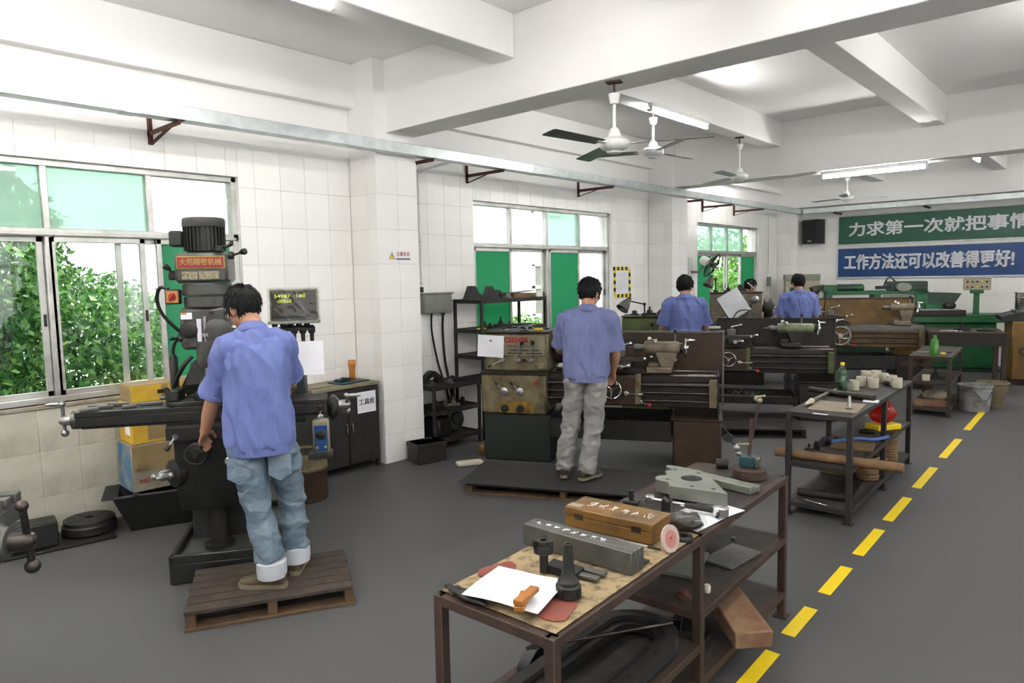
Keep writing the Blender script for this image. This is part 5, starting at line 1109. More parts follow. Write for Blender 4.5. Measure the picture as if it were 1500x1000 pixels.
part('packing_block', B().box(-.12, .10, -.02, .1, -.02, 0), 'iron_black', t)
t = thing('grooved_bars', 'long grooved grey steel bars lying behind the lobed plate', 'steel bars', onb(B1, -.50, 1.70, Z1), R(-7))
for k in range(3): part('grooved_bar', B().box(0, .47, k*.032, k*.032+.028, .003, .040-.003*k, .003), 'plate_steel', t)
# round block, teal box and indicator stand
p = onb(B1, -.15, 1.91, Z1); solid('round_vise', B().rev([(.075, 0), (.085, .006), (.085, .05), (.078, .056)], n=32).cyl((0, -.08, .026), (0, -.1, .026), .014), 'frame', 'brown round steel block at the far end of the front bench', 'steel block', p)
t = thing('indicator_stand', 'teal magnetic base with upright rods on the round steel block', 'indicator stand', (p[0], p[1], p[2]+.057), R(15))
part('magnet_base', B().box(-.045, .03, -.03, .03, 0, .058, .004), 'teal', t); part('base_side', B().box(.03, .05, -.03, .03, .004, .05, .003), 'steel_dull', t); part('post', B().cyl((0, 0, .055), (.01, .0, .25), .009, n=12), 'frame', t); part('arm', B().cyl((.0, .0, .10), (.045, .02, .36), .007, n=10), 'frame', t)
part('swivel', B().sph((.043, .02, .345), .015, 14).cyl((.02, .015, .36), (.07, .03, .368), .006).sph((.025, .02, .35), .012), 'brass', t); part('cross_rod', B().cyl((.01, 0, .12), (-.07, -.02, .115), .006), 'brass', t); part('clamp', B().sph((-.06, -.02, .10), .018).sph((-.05, -.02, .07), .014), 'steel', t)
part('dial_gauge', B().rev([(.02, -.008), (.024, 0), (.02, .008)], (-.10, -.03, .15), (.3, -1, 0), 20).cyl((-.10, -.03, .17), (-.125, -.035, .21), .005).cyl((-.06, -.02, .11), (-.10, -.03, .14), .006), 'iron', t)
solid('socket_piece', B().rev([(.022, 0), (.026, .004), (.026, .06), (.018, .064), (.018, .03)], (0, 0, .026), (1, .3, 0), 20), 'frame_dark', 'dark socket lying by the round steel block', 'socket', onb(B1, -.36, 1.985, Z1), .2)
# --- middle shelf of the front bench
Zs, Zb, Zn = .4305, .1405, .3005
solid('steel_plate', B().bc((0, 0, .010), (.24, .30, .018), .002), 'plate_steel', 'square steel plate on the upper shelf near the far leg', 'steel plate', onb(B1, -.30, 1.40, Zs), .25)
solid('steel_plate', B().bc((0, 0, .007), (.16, .28, .012), .002), 'steel_dull', 'narrow greenish plate beside the square plate on the upper shelf', 'steel plate', onb(B1, -.12, 1.62, Zs), -.1)
lump('hex_nut', onb(B1, -.12, 1.10, Zs), 'rusty collar on the upper shelf beside the middle leg', 'collar', 'rust', 'flange', .45); solid('roller', B().rev([(.012, 0), (.014, .01), (.014, .03), (.012, .034)], n=14), 'plaster', 'pale little roller on the upper shelf', 'roller', onb(B1, -.06, 1.20, Zs)); solid('small_nut', B().rev([(.012, 0), (.012, .014)], n=6), 'steel_dull', 'small hexagon nut on the upper shelf by the plates', 'nut', onb(B1, -.20, 1.84, Zs))
for k, (x, y, a) in enumerate(((-.445, .70, 1.5), (-.44, .90, 1.5), (-.33, .965, -.1), (-.445, .48, 1.5))): lump('clamp_strap', onb(B1, x, y, Zn), ['dark clamp beside the oval frame', 'dark bar bundle behind the oval frame by the middle leg', 'dark spanner behind the oval frame', 'dark arched clamp by the back rail beside the oval frame'][k], 'clamp', 'iron_black', ('clamp', 'bars', 'wrench', 'arch')[k], .6, a)
p0 = onb(B1, -.44, .42, Zn+.085); solid('long_rod', B().cyl((0, 0, .008), (.62, 0, .008), .007, n=10), 'rod', 'long thin dark rod lying across the oval frame', 'rod', p0, R(58))
t = thing('caliper', 'grey vernier caliper lying near the end leg beside the oval frame', 'caliper', onb(B1, -.40, .20, Zn), R(60)); part('beam', B().box(-.10, .14, -.008, .008, .002, .007), 'steel', t); part('jaw', B().prism([(-.10, .0), (-.07, .0), (-.08, -.05), (-.10, -.05)], .002, .008), 'steel', t); part('slider', B().box(-.05, .03, -.014, .02, .001, .010, .002), 'steel_dull', t)
# --- bottom shelf: oval frame, timber, dark bricks
t = thing('oval_frame', 'large dark oval steel frame lying on the near shelf of the front bench', 'frame', onb(B1, -.205, .52, Zn+.02), R(2)); 
def stadium(hl, r, n=12): return [(r*math.cos(a), hl+r*math.sin(a)) for a in [math.pi*k/n for k in range(n+1)]]+[(r*math.cos(a), -hl+r*math.sin(a)) for a in [math.pi+math.pi*k/n for k in range(n+1)]]
part('outer_ring', plate_with_hole(stadium(.30, .175), stadium(.30, .125), 0, .055), 'frame_dark', t); part('inner_step', plate_with_hole(stadium(.30, .150), stadium(.30, .085), .0, .035), 'iron', t)
for y in (-.2, 0, .2): part('bolt_hole', B().rev([(.012, 0), (.012, .0012)], (.15, y, .055), n=12), 'iron_black', t)
solid('packing_bar', B().box(-.02, .02, -.45, .45, 0, .02), 'iron', 'long dark packing bar under the oval frame', 'steel bar', onb(B1, -.10, .52, Zn), R(2)); solid('packing_bar', B().box(-.02, .02, -.45, .45, 0, .02), 'iron', 'second long dark packing bar under the oval frame by the back rail', 'steel bar', onb(B1, -.31, .52, Zn), R(2))
solid('timber_block', B().bc((0, 0, .04), (.17, .58, .08), .006), 'wood_red', 'thick reddish timber block sticking out of the lower shelf', 'timber', onb(B1, -.10, 1.52, Zb+.07), R(38), rot=(R(6), 0, R(47)))
for k, (x, y, z, a) in enumerate(((-.12, 1.20, 0, .15), (-.26, 1.41, 0, .3), (-.14, 1.23, .062, .4), (-.29, 1.16, .0, .1))): solid('iron_brick', B().bc((0, 0, .03), (.10, .18, .058), .006), 'iron_black' if k % 2 else 'iron', ['dark iron brick at the aisle edge of the lower shelf', 'dark iron brick under the timber on the lower shelf', 'dark iron brick lying on top of two others', 'dark iron brick beside the middle leg on the lower shelf'][k], 'iron brick', onb(B1, x, y, Zb+z), a)
# ================================================================ second bench
def cup(label, uv, r, h):
    p = pz(*uv, Z2); t = thing('white_cup', label, 'cup', (p.x, p.y, Z2+.001), 0, 'white cups on the middle bench'); part('cup_body', B().ring([(r*.93, 0), (r, .004), (r, h), (r*.88, h), (r*.84, .01), (r*.5, .006), (r*.5, 0)], n=26), 'plaster', t); part('cup_floor', B().rev([(r*.86, .004), (r*.86, h*.8)], n=20), 'plaster', t)
CU = [('short white cup nearest the round bar', (1251, 571), .048, .085), ('white cup behind the short one by the green bottle', (1261, 565.5), .048, .085), ('white cup in the middle of the group facing the aisle', (1279, 568), .052, .09), ('white cup directly behind the middle one', (1278, 561.5), .05, .09), ('white cup of the back row next to the bottle', (1268, 557), .05, .09), ('white cup of the back row in its middle', (1283, 556.5), .05, .09), ('white cup of the back row at its aisle side', (1294, 560), .048, .085), ('white cup at the aisle edge of the group', (1306, 564), .05, .088), ('white cup at the aisle edge, behind the other', (1314, 568), .048, .088)]
for (lb, uv, r, h) in CU: cup(lb, uv, r*.84, h)
def bottle(label, loc, r, h, m, capm, liquid=None):
    t = thing('plastic_bottle', label, 'bottle', loc); part('bottle_body', B().rev([(r*.8, 0), (r, .006), (r, h*.55), (r*.93, h*.6), (r, h*.66), (r*.8, h*.78), (r*.4, h*.88), (r*.38, h*.94), (1e-6, h*.94)], n=22), m, t); part('cap', B().rev([(r*.42, h*.92), (r*.42, h), (r*.36, h*1.01)], n=16), capm, t)
    if liquid: part('liquid', B().rev([(r*.78, .004), (r*.92, .01), (r*.92, h*.36)], n=20), liquid, t)
bottle('green plastic bottle with yellow cap next to the white cups', tuple(pz(1233, 574, Z2).to_2d())+(Z2,), .04, .25, 'bottle_green', 'yellow_tag', 'iron_black')
p, q = pz(1186, 575, Z2), pz(1281, 588, Z2); d = q-p; p.z = Z2+.026
solid('round_bar', B().cyl((0, 0, 0), (d.length, 0, 0), .026, n=20), 'rod', 'dark round steel bar lying across the middle bench', 'steel bar', tuple(p), math.atan2(d.y, d.x))
solid('stained_sheet', sheet(.34, .42, 10, 12, lambda x, y: .002+.004*abs(noise.noise((x*6, y*6, 1)))), 'paper_dirty', 'stained brown paper sheet on the near end of the middle bench', 'paper', onb(B2, -.20, .36, Z2), R(6))
solid('cutter_bit', B().rev([(.022, 0), (.026, .008), (.014, .012), (.011, .02), (.012, .08), (.008, .095)], n=16), 'steel', 'bright little stem cutter standing on the stained paper', 'cutter', onb(B2, -.10, .30, Z2+.006))
solid('white_pad', B().bc((0, 0, .004), (.11, .11, .007), .001), 'paper', 'small white pad at the aisle edge of the middle bench', 'pad', onb(B2, -.05, .73, Z2), .2)
rod('grey tapered spindle lying at the near end of the middle bench', (1212, 580), (1180, 596), .014, 'steel_dull', 'plaster', Z2); solid('white_strip', B().bc((0, 0, .001), (.10, .03, .002)), 'paper', 'short white strip on the near rail of the middle bench', 'strip', onb(B2, -.22, .012, Z2), 0)
solid('drill_chuck', B().rev([(.02, 0), (.022, .005), (.022, .05), (.012, .055)], (0, 0, .023), (.6, -.8, 0), 18), 'iron_black', 'black drill chuck lying among the white cups', 'chuck', tuple(pz(1296, 564, Z2).to_2d())+(Z2,))
# shelves of the second bench
Zc, Zd = .4005, .1005
p = onb(B2, -.56, .10, Zc+.03); solid('long_round_bar', B().cyl((0, 0, 0), (.86, 0, 0), .034, n=22), 'wood_tan', 'long tan round bar sticking out of the upper shelf of the middle bench', 'bar', (p[0], p[1], Zc+.035), R(4))
bagb = B().sph((0, 0, .09), 1, 24, (.13, .085, .09)); bagb.v = [(v[0]*(1-.5*max(0, v[2]-.09)/.09)*(1+.25*noise.noise(Vector(v)*16)), v[1]*(1+.25*noise.noise(Vector(v)*16)), v[2]*(1+.25*max(0, v[2]-.1)/.1+.15*noise.noise(Vector(v)*22))) for v in bagb.v]
solid('red_bag', bagb, 'red_bag', 'red plastic bag on the upper shelf of the middle bench', 'bag', onb(B2, -.13, 1.55, Zc+.05), R(60)); solid('yellow_bag_base', B().bc((0, 0, .025), (.26, .16, .05), .008), 'yellow_tag', 'yellow base tray under the red bag', 'tray', onb(B2, -.13, 1.55, Zc), R(60))
solid('blue_strip', B().tube(cat([(-.20, 0, .012), (0, .015, .035), (.12, 0, .03), (.24, .02, .05)]), .014, 8), 'blue_plastic', 'blue plastic strip on the upper shelf of the middle bench', 'strip', onb(B2, -.15, .78, Zc+.02), R(35)); solid('brown_board', B().bc((0, 0, .010), (.30, .26, .018), .002), 'wood_tan', 'brown board under the blue strip', 'board', onb(B2, -.17, .72, Zc), R(10))
solid('screwdriver', B().cyl((0, 0, .02), (.12, 0, .02), .018).cyl((.12, 0, .02), (.26, 0, .02), .006), 'iron_black', 'screwdriver on the upper shelf beside the red bag', 'screwdriver', onb(B2, -.25, 1.25, Zc), R(20))
for k in range(4): lump('chain_part', onb(B2, -.37, .27+.20*k, Zc), ['dark clamp at the near end of the upper shelf', 'dark cylinder behind the clamp on the upper shelf', 'dark arched part in the middle of the upper shelf back', 'dark spanner further along the upper shelf'][k]+' of the middle bench', 'machine part', 'iron_black', ('clamp', 'collet', 'arch', 'wrench')[k], .8 if k != 2 else .5, 1.5)
solid('steel_shaft', B().cyl((0, 0, .03), (.36, 0, .03), .03, n=18), 'frame_dark', 'dark thick shaft on the lower shelf of the middle bench', 'shaft', onb(B2, -.42, .18, Zd), R(10)); solid('steel_spanner', B().bar((0, 0, .006), (.2, 0, .006), .02, .01, .003).ring([(.010, -.005), (.02, -.005), (.02, .005), (.010, .005)], (0, 0, .006), n=16), 'chrome', 'bright spanner on the lower shelf of the middle bench', 'spanner', onb(B2, -.36, .08, Zd), R(-12)); solid('dark_plate', B().bc((0, 0, .012), (.30, .40, .022), .003), 'iron_black', 'dark plate on the lower shelf of the middle bench', 'plate', onb(B2, -.22, .50, Zd), .1)
def coil(label, loc, r, n, m='wood_tan'):
    t = thing('wire_coil', label, 'coil', loc, 0, 'tan coils on the lower shelf')
    for k in range(n): part('turn', B().tor((.006*math.sin(k*2), .006*math.cos(k*3), .0145+.024*k), (0, 0, 1), r, .013, 26, 8), m, t)
coil('tan coil on the lower shelf next to the middle leg of the second bench', onb(B2, -.11, .93, Zd), .075, 8); coil('low tan coil behind the middle leg of the second bench', onb(B2, -.12, 1.22, Zd), .08, 5); coil('tall tan coil at the far end of the second bench', onb(B2, -.13, 1.62, Zd), .10, 9)
solid('yellow_block', B().bc((0, 0, .10), (.22, .12, .20), .006), 'yellow_m', 'ochre block on the floor side of the middle bench lower shelf', 'block', onb(B2, -.36, .95, Zd), .1)
# ================================================================ third bench and buckets
bottle('lime green water bottle on the small far bench', onb(B3, -.20, .16, Z3), .048, .24, 'bottle_lime', 'green_plastic', 'green_plastic'); solid('yellow_tape', B().rev([(.02, 0), (.03, 0), (.03, .02), (.02, .02)], n=18), 'yellow_tag', 'small yellow tape roll beside the lime bottle', 'tape', onb(B3, -.12, .30, Z3)); lump('wrench', onb(B3, -.36, .35, Z3), 'bright spanner on the small far bench', 'spanner', 'steel', 'wrench', 1.0, .6); solid('black_washer', B().rev([(.03, 0), (.03, .012)], n=16), 'iron_black', 'black round pad on the small far bench', 'pad', onb(B3, -.08, .5, Z3))
solid('tin_can', B().rev([(.045, 0), (.045, .07), (.04, .072)], n=18), 'plaster', 'tan tin on the upper shelf of the small far bench', 'tin', onb(B3, -.28, .15, .4205)); solid('sack', B().sph((0, 0, .08), 1, 18, (.14, .22, .08)), 'paper_dirty', 'brown sack on the lower shelf of the small far bench', 'sack', onb(B3, -.22, .55, .1005)); solid('wood_offcut', B().bc((0, 0, .04), (.34, .10, .07), .004), 'wood_red', 'reddish wood offcut on the lower shelf of the small far bench', 'wood', onb(B3, -.23, .16, .0965), .1); lump('clamp_set', onb(B3, -.2, .35, .4205), 'dark clamp on the upper shelf of the small far bench', 'clamp', 'iron_black', 'clamp', 1.2, .3)
def bucket(label, uv, r0, r1, h, m, z0=0.0):
    p = pz(*uv, z0); t = thing('bucket', label, 'bucket', (p.x, p.y, z0)); part('bucket_body', B().ring([(.001, 0), (r0, 0), (r1, h), (r1+.008, h), (r1+.008, h-.012), (r1-.006, h-.02), (r0-.006, .01), (.001, .01)], n=32), m, t)
    part('rim', B().tor((0, 0, h), (0, 0, 1), r1+.004, .007, 32, 8), m, t); part('band', B().tor((0, 0, h*.82), (0, 0, 1), r0+(r1-r0)*.82+.002, .006, 32, 6), m, t); part('handle', B().tube(cat([(0, -r1, h*.9), (r1*.3, -r1*1.02, h*.7), (r1*.6, -r1*.9, h*.45), (r1*.9, -r1*.5, h*.55), (r1, 0, h*.9)]), .005), 'steel_dull', t); return t
bucket('dented white metal bucket beside the small far bench', (1427, 600), .165, .185, .32, 'bucket_white'); bucket('dirty tan bucket behind the white one', (1453, 594), .13, .18, .31, 'bucket_tan')
# ================================================================ FANS, TRAY, BANNERS
def ceiling_fan(label, x, y, zt, zh, a0, blade='blade_dark'):
    t = thing('ceiling_fan', label, 'ceiling fan', (x, y, zt), 0, 'ceiling fans'); h = zh-zt
    part('mount_plate', B().bc((0, 0, -.008), (.11, .07, .012), .002, (0, 0, .3)), 'frame', t); part('hook', B().cyl((0, 0, -.015), (0, 0, -.10), .008, n=8), 'rust', t)
    part('canopy', B().rev([(.016, -.165), (.03, -.16), (.042, -.10), (.044, -.09), (.02, -.088)], n=22), 'fan_white', t); part('downrod', B().cyl((0, 0, h+.09), (0, 0, -.12), .0125, n=12), 'fan_white', t)
    part('rod_cover', B().rev([(.05, 0), (.05, .02), (.036, .06), (.018, .075)], (0, 0, h+.045), n=22), 'fan_white', t)
    mo = part('motor', B().rev([(.03, -.05), (.06, -.048), (.095, -.03), (.11, -.005), (.11, .02), (.09, .04), (.05, .05)], (0, 0, h), n=32), 'fan_white', t)
    part('motor_cap', B().rev([(.05, -.062), (.055, -.05)], (0, 0, h), n=24), 'fan_white', mo)
    for k in range(3):
        a = a0+k*2.0944
        br = part('blade_arm', B().at((0, 0, h), (0, 0, a)).box(.09, .20, -.02, .02, -.003, .003, .001), 'fan_white', t)
        part('blade', B().at((0, 0, h), (R(9), 0, a)).prism([(.16, -.05), (.68, -.062), (.70, -.05), (.70, .055), (.68, .065), (.16, .05)], -.002, .002), blade, t)
ceiling_fan('ceiling fan with dark blades under the first cross beam', -2.87, 4.36, 3.19, 2.745, R(25)); ceiling_fan('ceiling fan with dark blades just behind the first fan, by the lit tube', -3.85, 6.58, 3.52, 3.08, R(85)); ceiling_fan('pale ceiling fan between the lit tube and the second cross beam', -3.85, 8.72, 3.52, 3.02, R(32), 'galv'); ceiling_fan('small far ceiling fan beyond the second cross beam', -3.85, 13.2, 3.52, 3.07, R(40), 'galv')
# cable tray along the wall and its brackets
t = thing('cable_tray', 'galvanized cable trunking running along the window wall', 'cable tray', (0, 0, 0)); x0, x1, z0, z1 = -5.37, -5.25, 2.99, 3.09; ys = [-.9, 1.95, 3.95, 6.35, 8.9, 11.4, 13.9, 15.0]
for a, c in zip(ys, ys[1:]): part('trunk_length', B().box(x0, x1, a+.001, c-.001, z0, z1, .003), 'galv', t); part('joint_cover', B().box(x0-.003, x1+.003, c-.05, c+.05, z0-.003, z1+.003, .002), 'galv', t)
t = thing('cable_tray', 'galvanized cable trunking running along the end wall above the banners', 'cable tray', (0, 0, 0)); xs = [-5.23, -3.3, -1.2, 1.0]
for a, c in zip(xs, xs[1:]): part('trunk_length', B().box(a+.001, c-.001, YF-.42, YF-.30, z0, z1, .003), 'galv', t); part('joint_cover', B().box(c-.05, c+.05, YF-.423, YF-.297, z0-.003, z1+.003, .002), 'galv', t)
BRK = ['above the milling machine', 'above the first pillar side of the middle window', 'above the near half of the middle window', 'above the far half of the middle window', 'on the pillar beside the wall fan', 'above the near half of the far window', 'above the far half of the far window']
for y, lb in zip((2.28, 4.72, 5.75, 7.9, 10.45, 11.6, 12.9), BRK):
    t = thing('tray_bracket', 'rusty slotted angle bracket '+lb, 'bracket', (XW, y, 2.985), 0, 'rusty brackets of the cable tray'); part('wall_angle', B().box(0, .004, -.02, .02, -.10, .16).box(0, .04, -.02, -.016, -.10, .16), 'rust', t)
    part('arm', B().box(0, .60, -.02, .02, -.008, -.004).box(0, .60, -.02, -.016, -.04, -.004), 'rust', t); part('stay', B().bar((.0, .0, -.10), (.42, 0, -.012), .03, .005), 'rust', t)
for x in (-4.6, -3.0, -1.4): 
    t = thing('tray_bracket', 'rusty bracket under the end wall trunking, %s' % {-4.6: 'over the first banner characters', -3.0: 'over the banner middle', -1.4: 'over the banner end'}[x], 'bracket', (x, YF, 2.985), 0, 'rusty brackets of the cable tray'); part('arm', B().box(-.02, .02, -.45, 0, -.035, -.004), 'rust', t)
# banners
def banner(label, x0, x1, z0, z1, m, s, tw, tx, bold, fs):
    t = thing('slogan_banner', label, 'banner', ((x0+x1)/2, YF-.004, (z0+z1)/2), 0, 'slogan banners'); hw_, hh = (x1-x0)/2, (z1-z0)/2
    b = B()
    for (a, c, e, f) in ((-hw_-.03, hw_+.03, hh, hh+.03), (-hw_-.03, hw_+.03, -hh-.03, -hh), (-hw_-.03, -hw_, -hh, hh), (hw_, hw_+.03, -hh, hh)): b.box(a, c, -.03, 0, e, f, .003)
    part('frame', b, 'banner_edge', t); part('cloth', B().box(-hw_, hw_, -.02, -.005, -hh, hh), m, t)
    for dx, dz in ((-bold, 0), (bold, 0), (0, bold*.7), (0, -bold*.7)): text('characters', s, hh*fs, 'letter', t, MT((tx-(x0+x1)/2+dx, -.023-.0004*(dx > 0), -.01+dz), FRONT), .002, .002, width=tw)
    return t
banner('green banner with white characters on the end wall', -4.63, 1.15, 2.335, 2.90, 'banner_green', '力求第一次就把事情做好', 3.70, -2.58, .007, 1.02)
banner('blue banner with bold white characters below the green one', -4.63, 1.15, 1.665, 2.245, 'banner_blue', '工作方法还可以改善得更好!', 2.86, -3.07, .010, 1.12)
t = thing('wall_speaker', 'black loudspeaker box mounted high in the far corner', 'speaker', (-5.06, YF, 2.62), R(-12)); part('cabinet', B().prism([(-.17, -.30), (.17, -.30), (.20, -.06), (-.20, -.06)], -.25, .25, 'z'), 'plastic_black', t); part('grille', B().box(-.15, .15, -.306, -.30, -.22, .22, .003), 'speaker_grille', t); part('badge', B().box(-.04, .04, -.31, -.306, -.2, -.185), 'letter', t); part('wall_bracket', B().box(-.05, .05, -.07, .0, -.05, .05), 'iron', t)
# oscillating fan on the wall by the second pillar
t = thing('wall_fan', 'black-caged wall fan with white motor beside the far window', 'wall fan', (XW, 11.15, 1.88), 0)
part('wall_plate', B().box(0, .03, -.06, .06, -.20, .20, .006), 'fan_white', t); part('arm', B().tube([(.02, 0, -.05), (.18, 0, -.06), (.26, 0, .06)], .022), 'grey_box', t)
c = Vector((.30, 0, .12)); ax = Vector((.75, .12, -.48)).normalized(); part('motor', B().rev([(.05, -.10), (.075, -.06), (.08, .04), (.05, .07)], c, ax, 22), 'fan_white', t)
cg = part('cage', B().tor(c+ax*.13, ax, .22, .010, 36, 8), 'iron_black', t); q = ax.to_track_quat('Z', 'Y')
b = B()
for k in range(24):
    d = q @ Vector((math.cos(k*math.pi/12), math.sin(k*math.pi/12), 0)); b.tube([c+ax*.20+d*.04, c+ax*.19+d*.12, c+ax*.13+d*.22, c+ax*.08+d*.16, c+ax*.06+d*.05], .003, 5)
part('cage_wires', b, 'iron_black', cg); part('fan_hub', B().rev([(.04, 0), (.035, .04)], c+ax*.10, ax, 16), 'iron_black', t)
for k in range(3):
    a = k*2.09; d = q @ Vector((math.cos(a), math.sin(a), 0)); e = q @ Vector((-math.sin(a), math.cos(a), 0)); o_ = c+ax*.125
    part('blade', B().add([o_+d*.03-e*.03, o_+d*.19-e*.07+ax*.02, o_+d*.20+e*.06-ax*.02, o_+d*.03+e*.03], [(0, 1, 2, 3)]), 'green_dk', t)
part('pull_cord', B().cyl((.05, .05, -.2), (.05, .05, -.5), .004, n=6), 'plastic_black', t)
# striped notice
t = thing('wall_notice', 'white notice framed with yellow and black hazard tape on the wall', 'notice', (XW, 9.0, 1.69), R(90)); part('sheet', B().box(-.16, .16, -.003, 0, -.16, .16), 'paper', t); b = B()
for k in range(8): b.box(-.13, .13, -.0036, -.003, .12-.03*k, .123-.03*k)
part('print_lines', b, 'grey_box', t); yb, kb = B(), B()
for i in range(32):
    s = i/32*4; e = int(s); f = (s-e)*.44-.22; P_ = {0: (f, .205), 1: (.205, -f), 2: (-f, -.205), 3: (-.205, f)}[e]; (yb if i % 2 else kb).box(P_[0]-.028, P_[0]+.028, -.005, -.001, P_[1]-.028, P_[1]+.028) if e in (0, 2) or abs(P_[1]) < .178 else None
part('yellow_tape', yb, 'yellow_tag', t); part('black_tape', kb, 'ink', t)
# conduit and panel in the far corner
t = thing('conduit_pipe', 'white conduit pipe down the corner by the far window', 'pipe', (XW+.02, 14.62, 0)); part('pipe', B().cyl((0, 0, .9), (0, 0, 2.98), .018, n=12), 'fan_white', t); part('switch', B().box(-.02, .03, -.06, .06, 1.5, 1.7, .006), 'grey_box', t)
t = thing('grey_cabinet', 'pale machine cabinet with dark window in the far corner', 'cabinet', (-5.08, 14.55, 0), R(26)); part('cabinet_body', B().box(-.32, .32, -.2, .2, 0, 1.62, .01), 'panel_cream', t); part('cabinet_window', B().box(-.24, .02, -.206, -.2, .7, 1.48), 'green_dk', t); part('cabinet_head', B().box(-.33, .33, -.21, .21, 1.62, 1.74, .01), 'grey_box', t)
# ================================================================ FAR MACHINES
Q = lambda z: z if z < 1.05 else 1.05+(z-1.05)*.62
t = thing('grinding_machine', 'green surface grinder with open frame standing before the banners', 'grinder', (-4.05, 13.25, 0), R(26)); g = 'green_m'
part('base', B().box(1.45, 2.60, .05, .75, .06, .86, .02), g, t); part('plinth', B().box(1.40, 2.65, 0, .8, 0, .06), 'green_dk', t); part('door', B().box(1.55, 2.1, .04, .052, .15, .72, .004), g, t); part('door_knob', B().rev([(.03, 0), (.03, .02)], (1.5, .05, .6), (0, -1, 0), 16), 'iron_black', t)
part('bed_slab', B().box(1.25, 2.85, -.02, .6, .86, 1.0, .012), g, t); part('column', B().box(.0, .9, .1, .7, 0, 1.1, .02), 'green_dk', t)
b = B().box(-.10, 1.55, .1, .5, 1.55, 1.66, .01).box(-.10, 0, .1, .5, 1.05, 1.56, .01).box(.68, .80, .1, .5, 1.05, 1.56, .01).box(1.35, 1.55, .1, .5, 1.0, 1.66, .01); b.box(-.14, .08, .1, .5, 1.6, 1.84, .01); part('open_frame', b, g, t)
part('guard_glass', B().box(.82, 1.34, .12, .126, 1.1, 1.54), 'grey_box', t); part('motor', B().rev([(.09, 0), (.12, .02), (.12, .38), (.09, .42)], (.08, .3, 1.74), (1, 0, 0), 22), 'green_dk', t); part('motor_cap', B().rev([(.122, 0), (.122, .10), (.10, .12)], (.42, .3, 1.74), (1, 0, 0), 22), g, t)
part('wheel_head', B().box(.95, 1.55, .15, .5, 1.66, 1.92, .015), 'green_dk', t); part('wheel_cover', B().rev([(.12, 0), (.12, .1)], (1.15, .15, 1.76), (0, -1, 0), 24), 'grey_box', t); part('head_pipe', B().tube(cat([(.85, .2, 1.70), (.88, .2, 1.9), (.95, .2, 2.05), (1.05, .2, 1.9)]), .015), 'iron', t); part('head_rail', B().box(.72, 1.1, .18, .24, 1.70, 1.80, .01), 'iron', t)
part('side_hood', B().prism([(1.55, 1.60), (2.08, 1.56), (1.90, 1.08), (1.55, 1.08)], .15, .5, 'y'), 'green_dk', t); part('hood_arm', B().box(1.5, 1.9, .05, .4, 1.08, 1.28, .02), g, t); part('spindle_wheel', B().rev([(.10, 0), (.10, .06), (.04, .08)], (1.85, .05, 1.22), (.4, -1, 0), 22), 'iron', t); part('table_way', B().box(.6, 2.1, -.05, .4, .98, 1.10, .01), 'brown_dark', t); part('table_plate', B().box(.65, 2.0, -.03, .35, 1.10, 1.13, .004), 'steel', t)
for ch in t.children:
    for v in ch.data.vertices: v.co.z = Q(v.co.z)
cp = thing('control_stand', 'cream push-button panel on a green post beside the grinder', 'control panel', (-2.05, 14.44, 1.001), R(10)); part('post', B().box(-.045, .045, -.045, .045, 0, .36, .006), 'green_m', cp); part('neck', B().box(-.10, .10, -.08, .08, .36, .42, .006), 'green_m', cp); part('panel_box', B().box(-.20, .20, -.06, .1, .42, .62, .01), 'green_dk', cp); part('panel_face', B().box(-.195, .195, -.066, -.06, .425, .615, .002), 'panel_cream', cp)
for k in range(5):
    for j in range(2): part('push_button', B().rev([(.017, 0), (.017, .014), (.012, .022)], (-.14+.07*k, -.066, .475+.09*j), (0, -1, 0), 14), ('red', 'iron_black', 'iron_black', 'frame', 'yellow_tag')[(k*2+j*3) % 5], cp)
# brown frame table in front of the grinder
t = thing('frame_table', 'brown heavy steel frame table in front of the green grinder', 'table', (-2.25, 11.75, 0), R(14))
part('apron', B().box(0, .97, .0, .03, .68, .87, .004), 'brown_dark', t); part('table_top', B().box(0, .97, 0, .9, .85, .872, .004), 'brown', t); part('apron', B().box(.94, .97, .03, .9, .7, .85, .004), 'brown_dark', t)
for (x, y) in ((.93, .0), (.93, .84), (.02, .84), (.02, .0)): part('leg', B().box(x-.02, x+.05, y, y+.07, 0, .85, .004), 'brown', t)
lump('chuck_part', on(t, (.45, .3, .873)), 'dark clamp on the brown frame table', 'clamp', 'iron_black', 'clamp', 1.2, .4); lump('steel_disc', on(t, (.75, .35, .873)), 'dark round disc on the brown frame table', 'disc', 'iron', 'disc', .9); lump('wrench', on(t, (.30, .14, .873)), 'bright spanner on the brown frame table', 'spanner', 'chrome', 'wrench', 1.3, .3)
# yellow machine at the right and steel pail
t = thing('yellow_machine', 'ochre yellow machine base with black lettering beside the frame table', 'machine', (-1.36, 12.95, 0), R(14)); part('base', B().box(0, 1.5, 0, .8, .08, .98, .02), 'yellow_m', t); part('plinth', B().box(.03, 1.47, .03, .77, 0, .08), 'brown_dark', t); part('upper_slide', B().prism([(-.12, .98), (1.5, .98), (1.5, 1.10), (.1, 1.12), (-.15, 1.05)], .02, .7, 'y'), 'iron', t)
text('lettering', 'CYI', .15, 'ink', t, MT((.20, -.002, .52), FRONT), .002, .001); part('slide_plate', B().box(.05, 1.4, .1, .6, 1.11, 1.135, .004), 'steel_dull', t); part('foot', B().rev([(.09, 0), (.08, .07)], (.25, -.12, 0), n=18), 'brown_y', t)
p = on(t, (.22, .35, 1.136)); o = thing('steel_pail', 'shiny stainless steel pail on the yellow machine', 'pail', p); part('pail_body', B().ring([(.001, 0), (.14, 0), (.155, .03), (.16, .26), (.17, .27), (.17, .28), (.153, .28), (.148, .03), (.001, .01)], n=32), 'stainless', o); part('pail_rim', B().tor((0, 0, .2), (0, 0, 1), .158, .006, 32, 6), 'stainless', o)
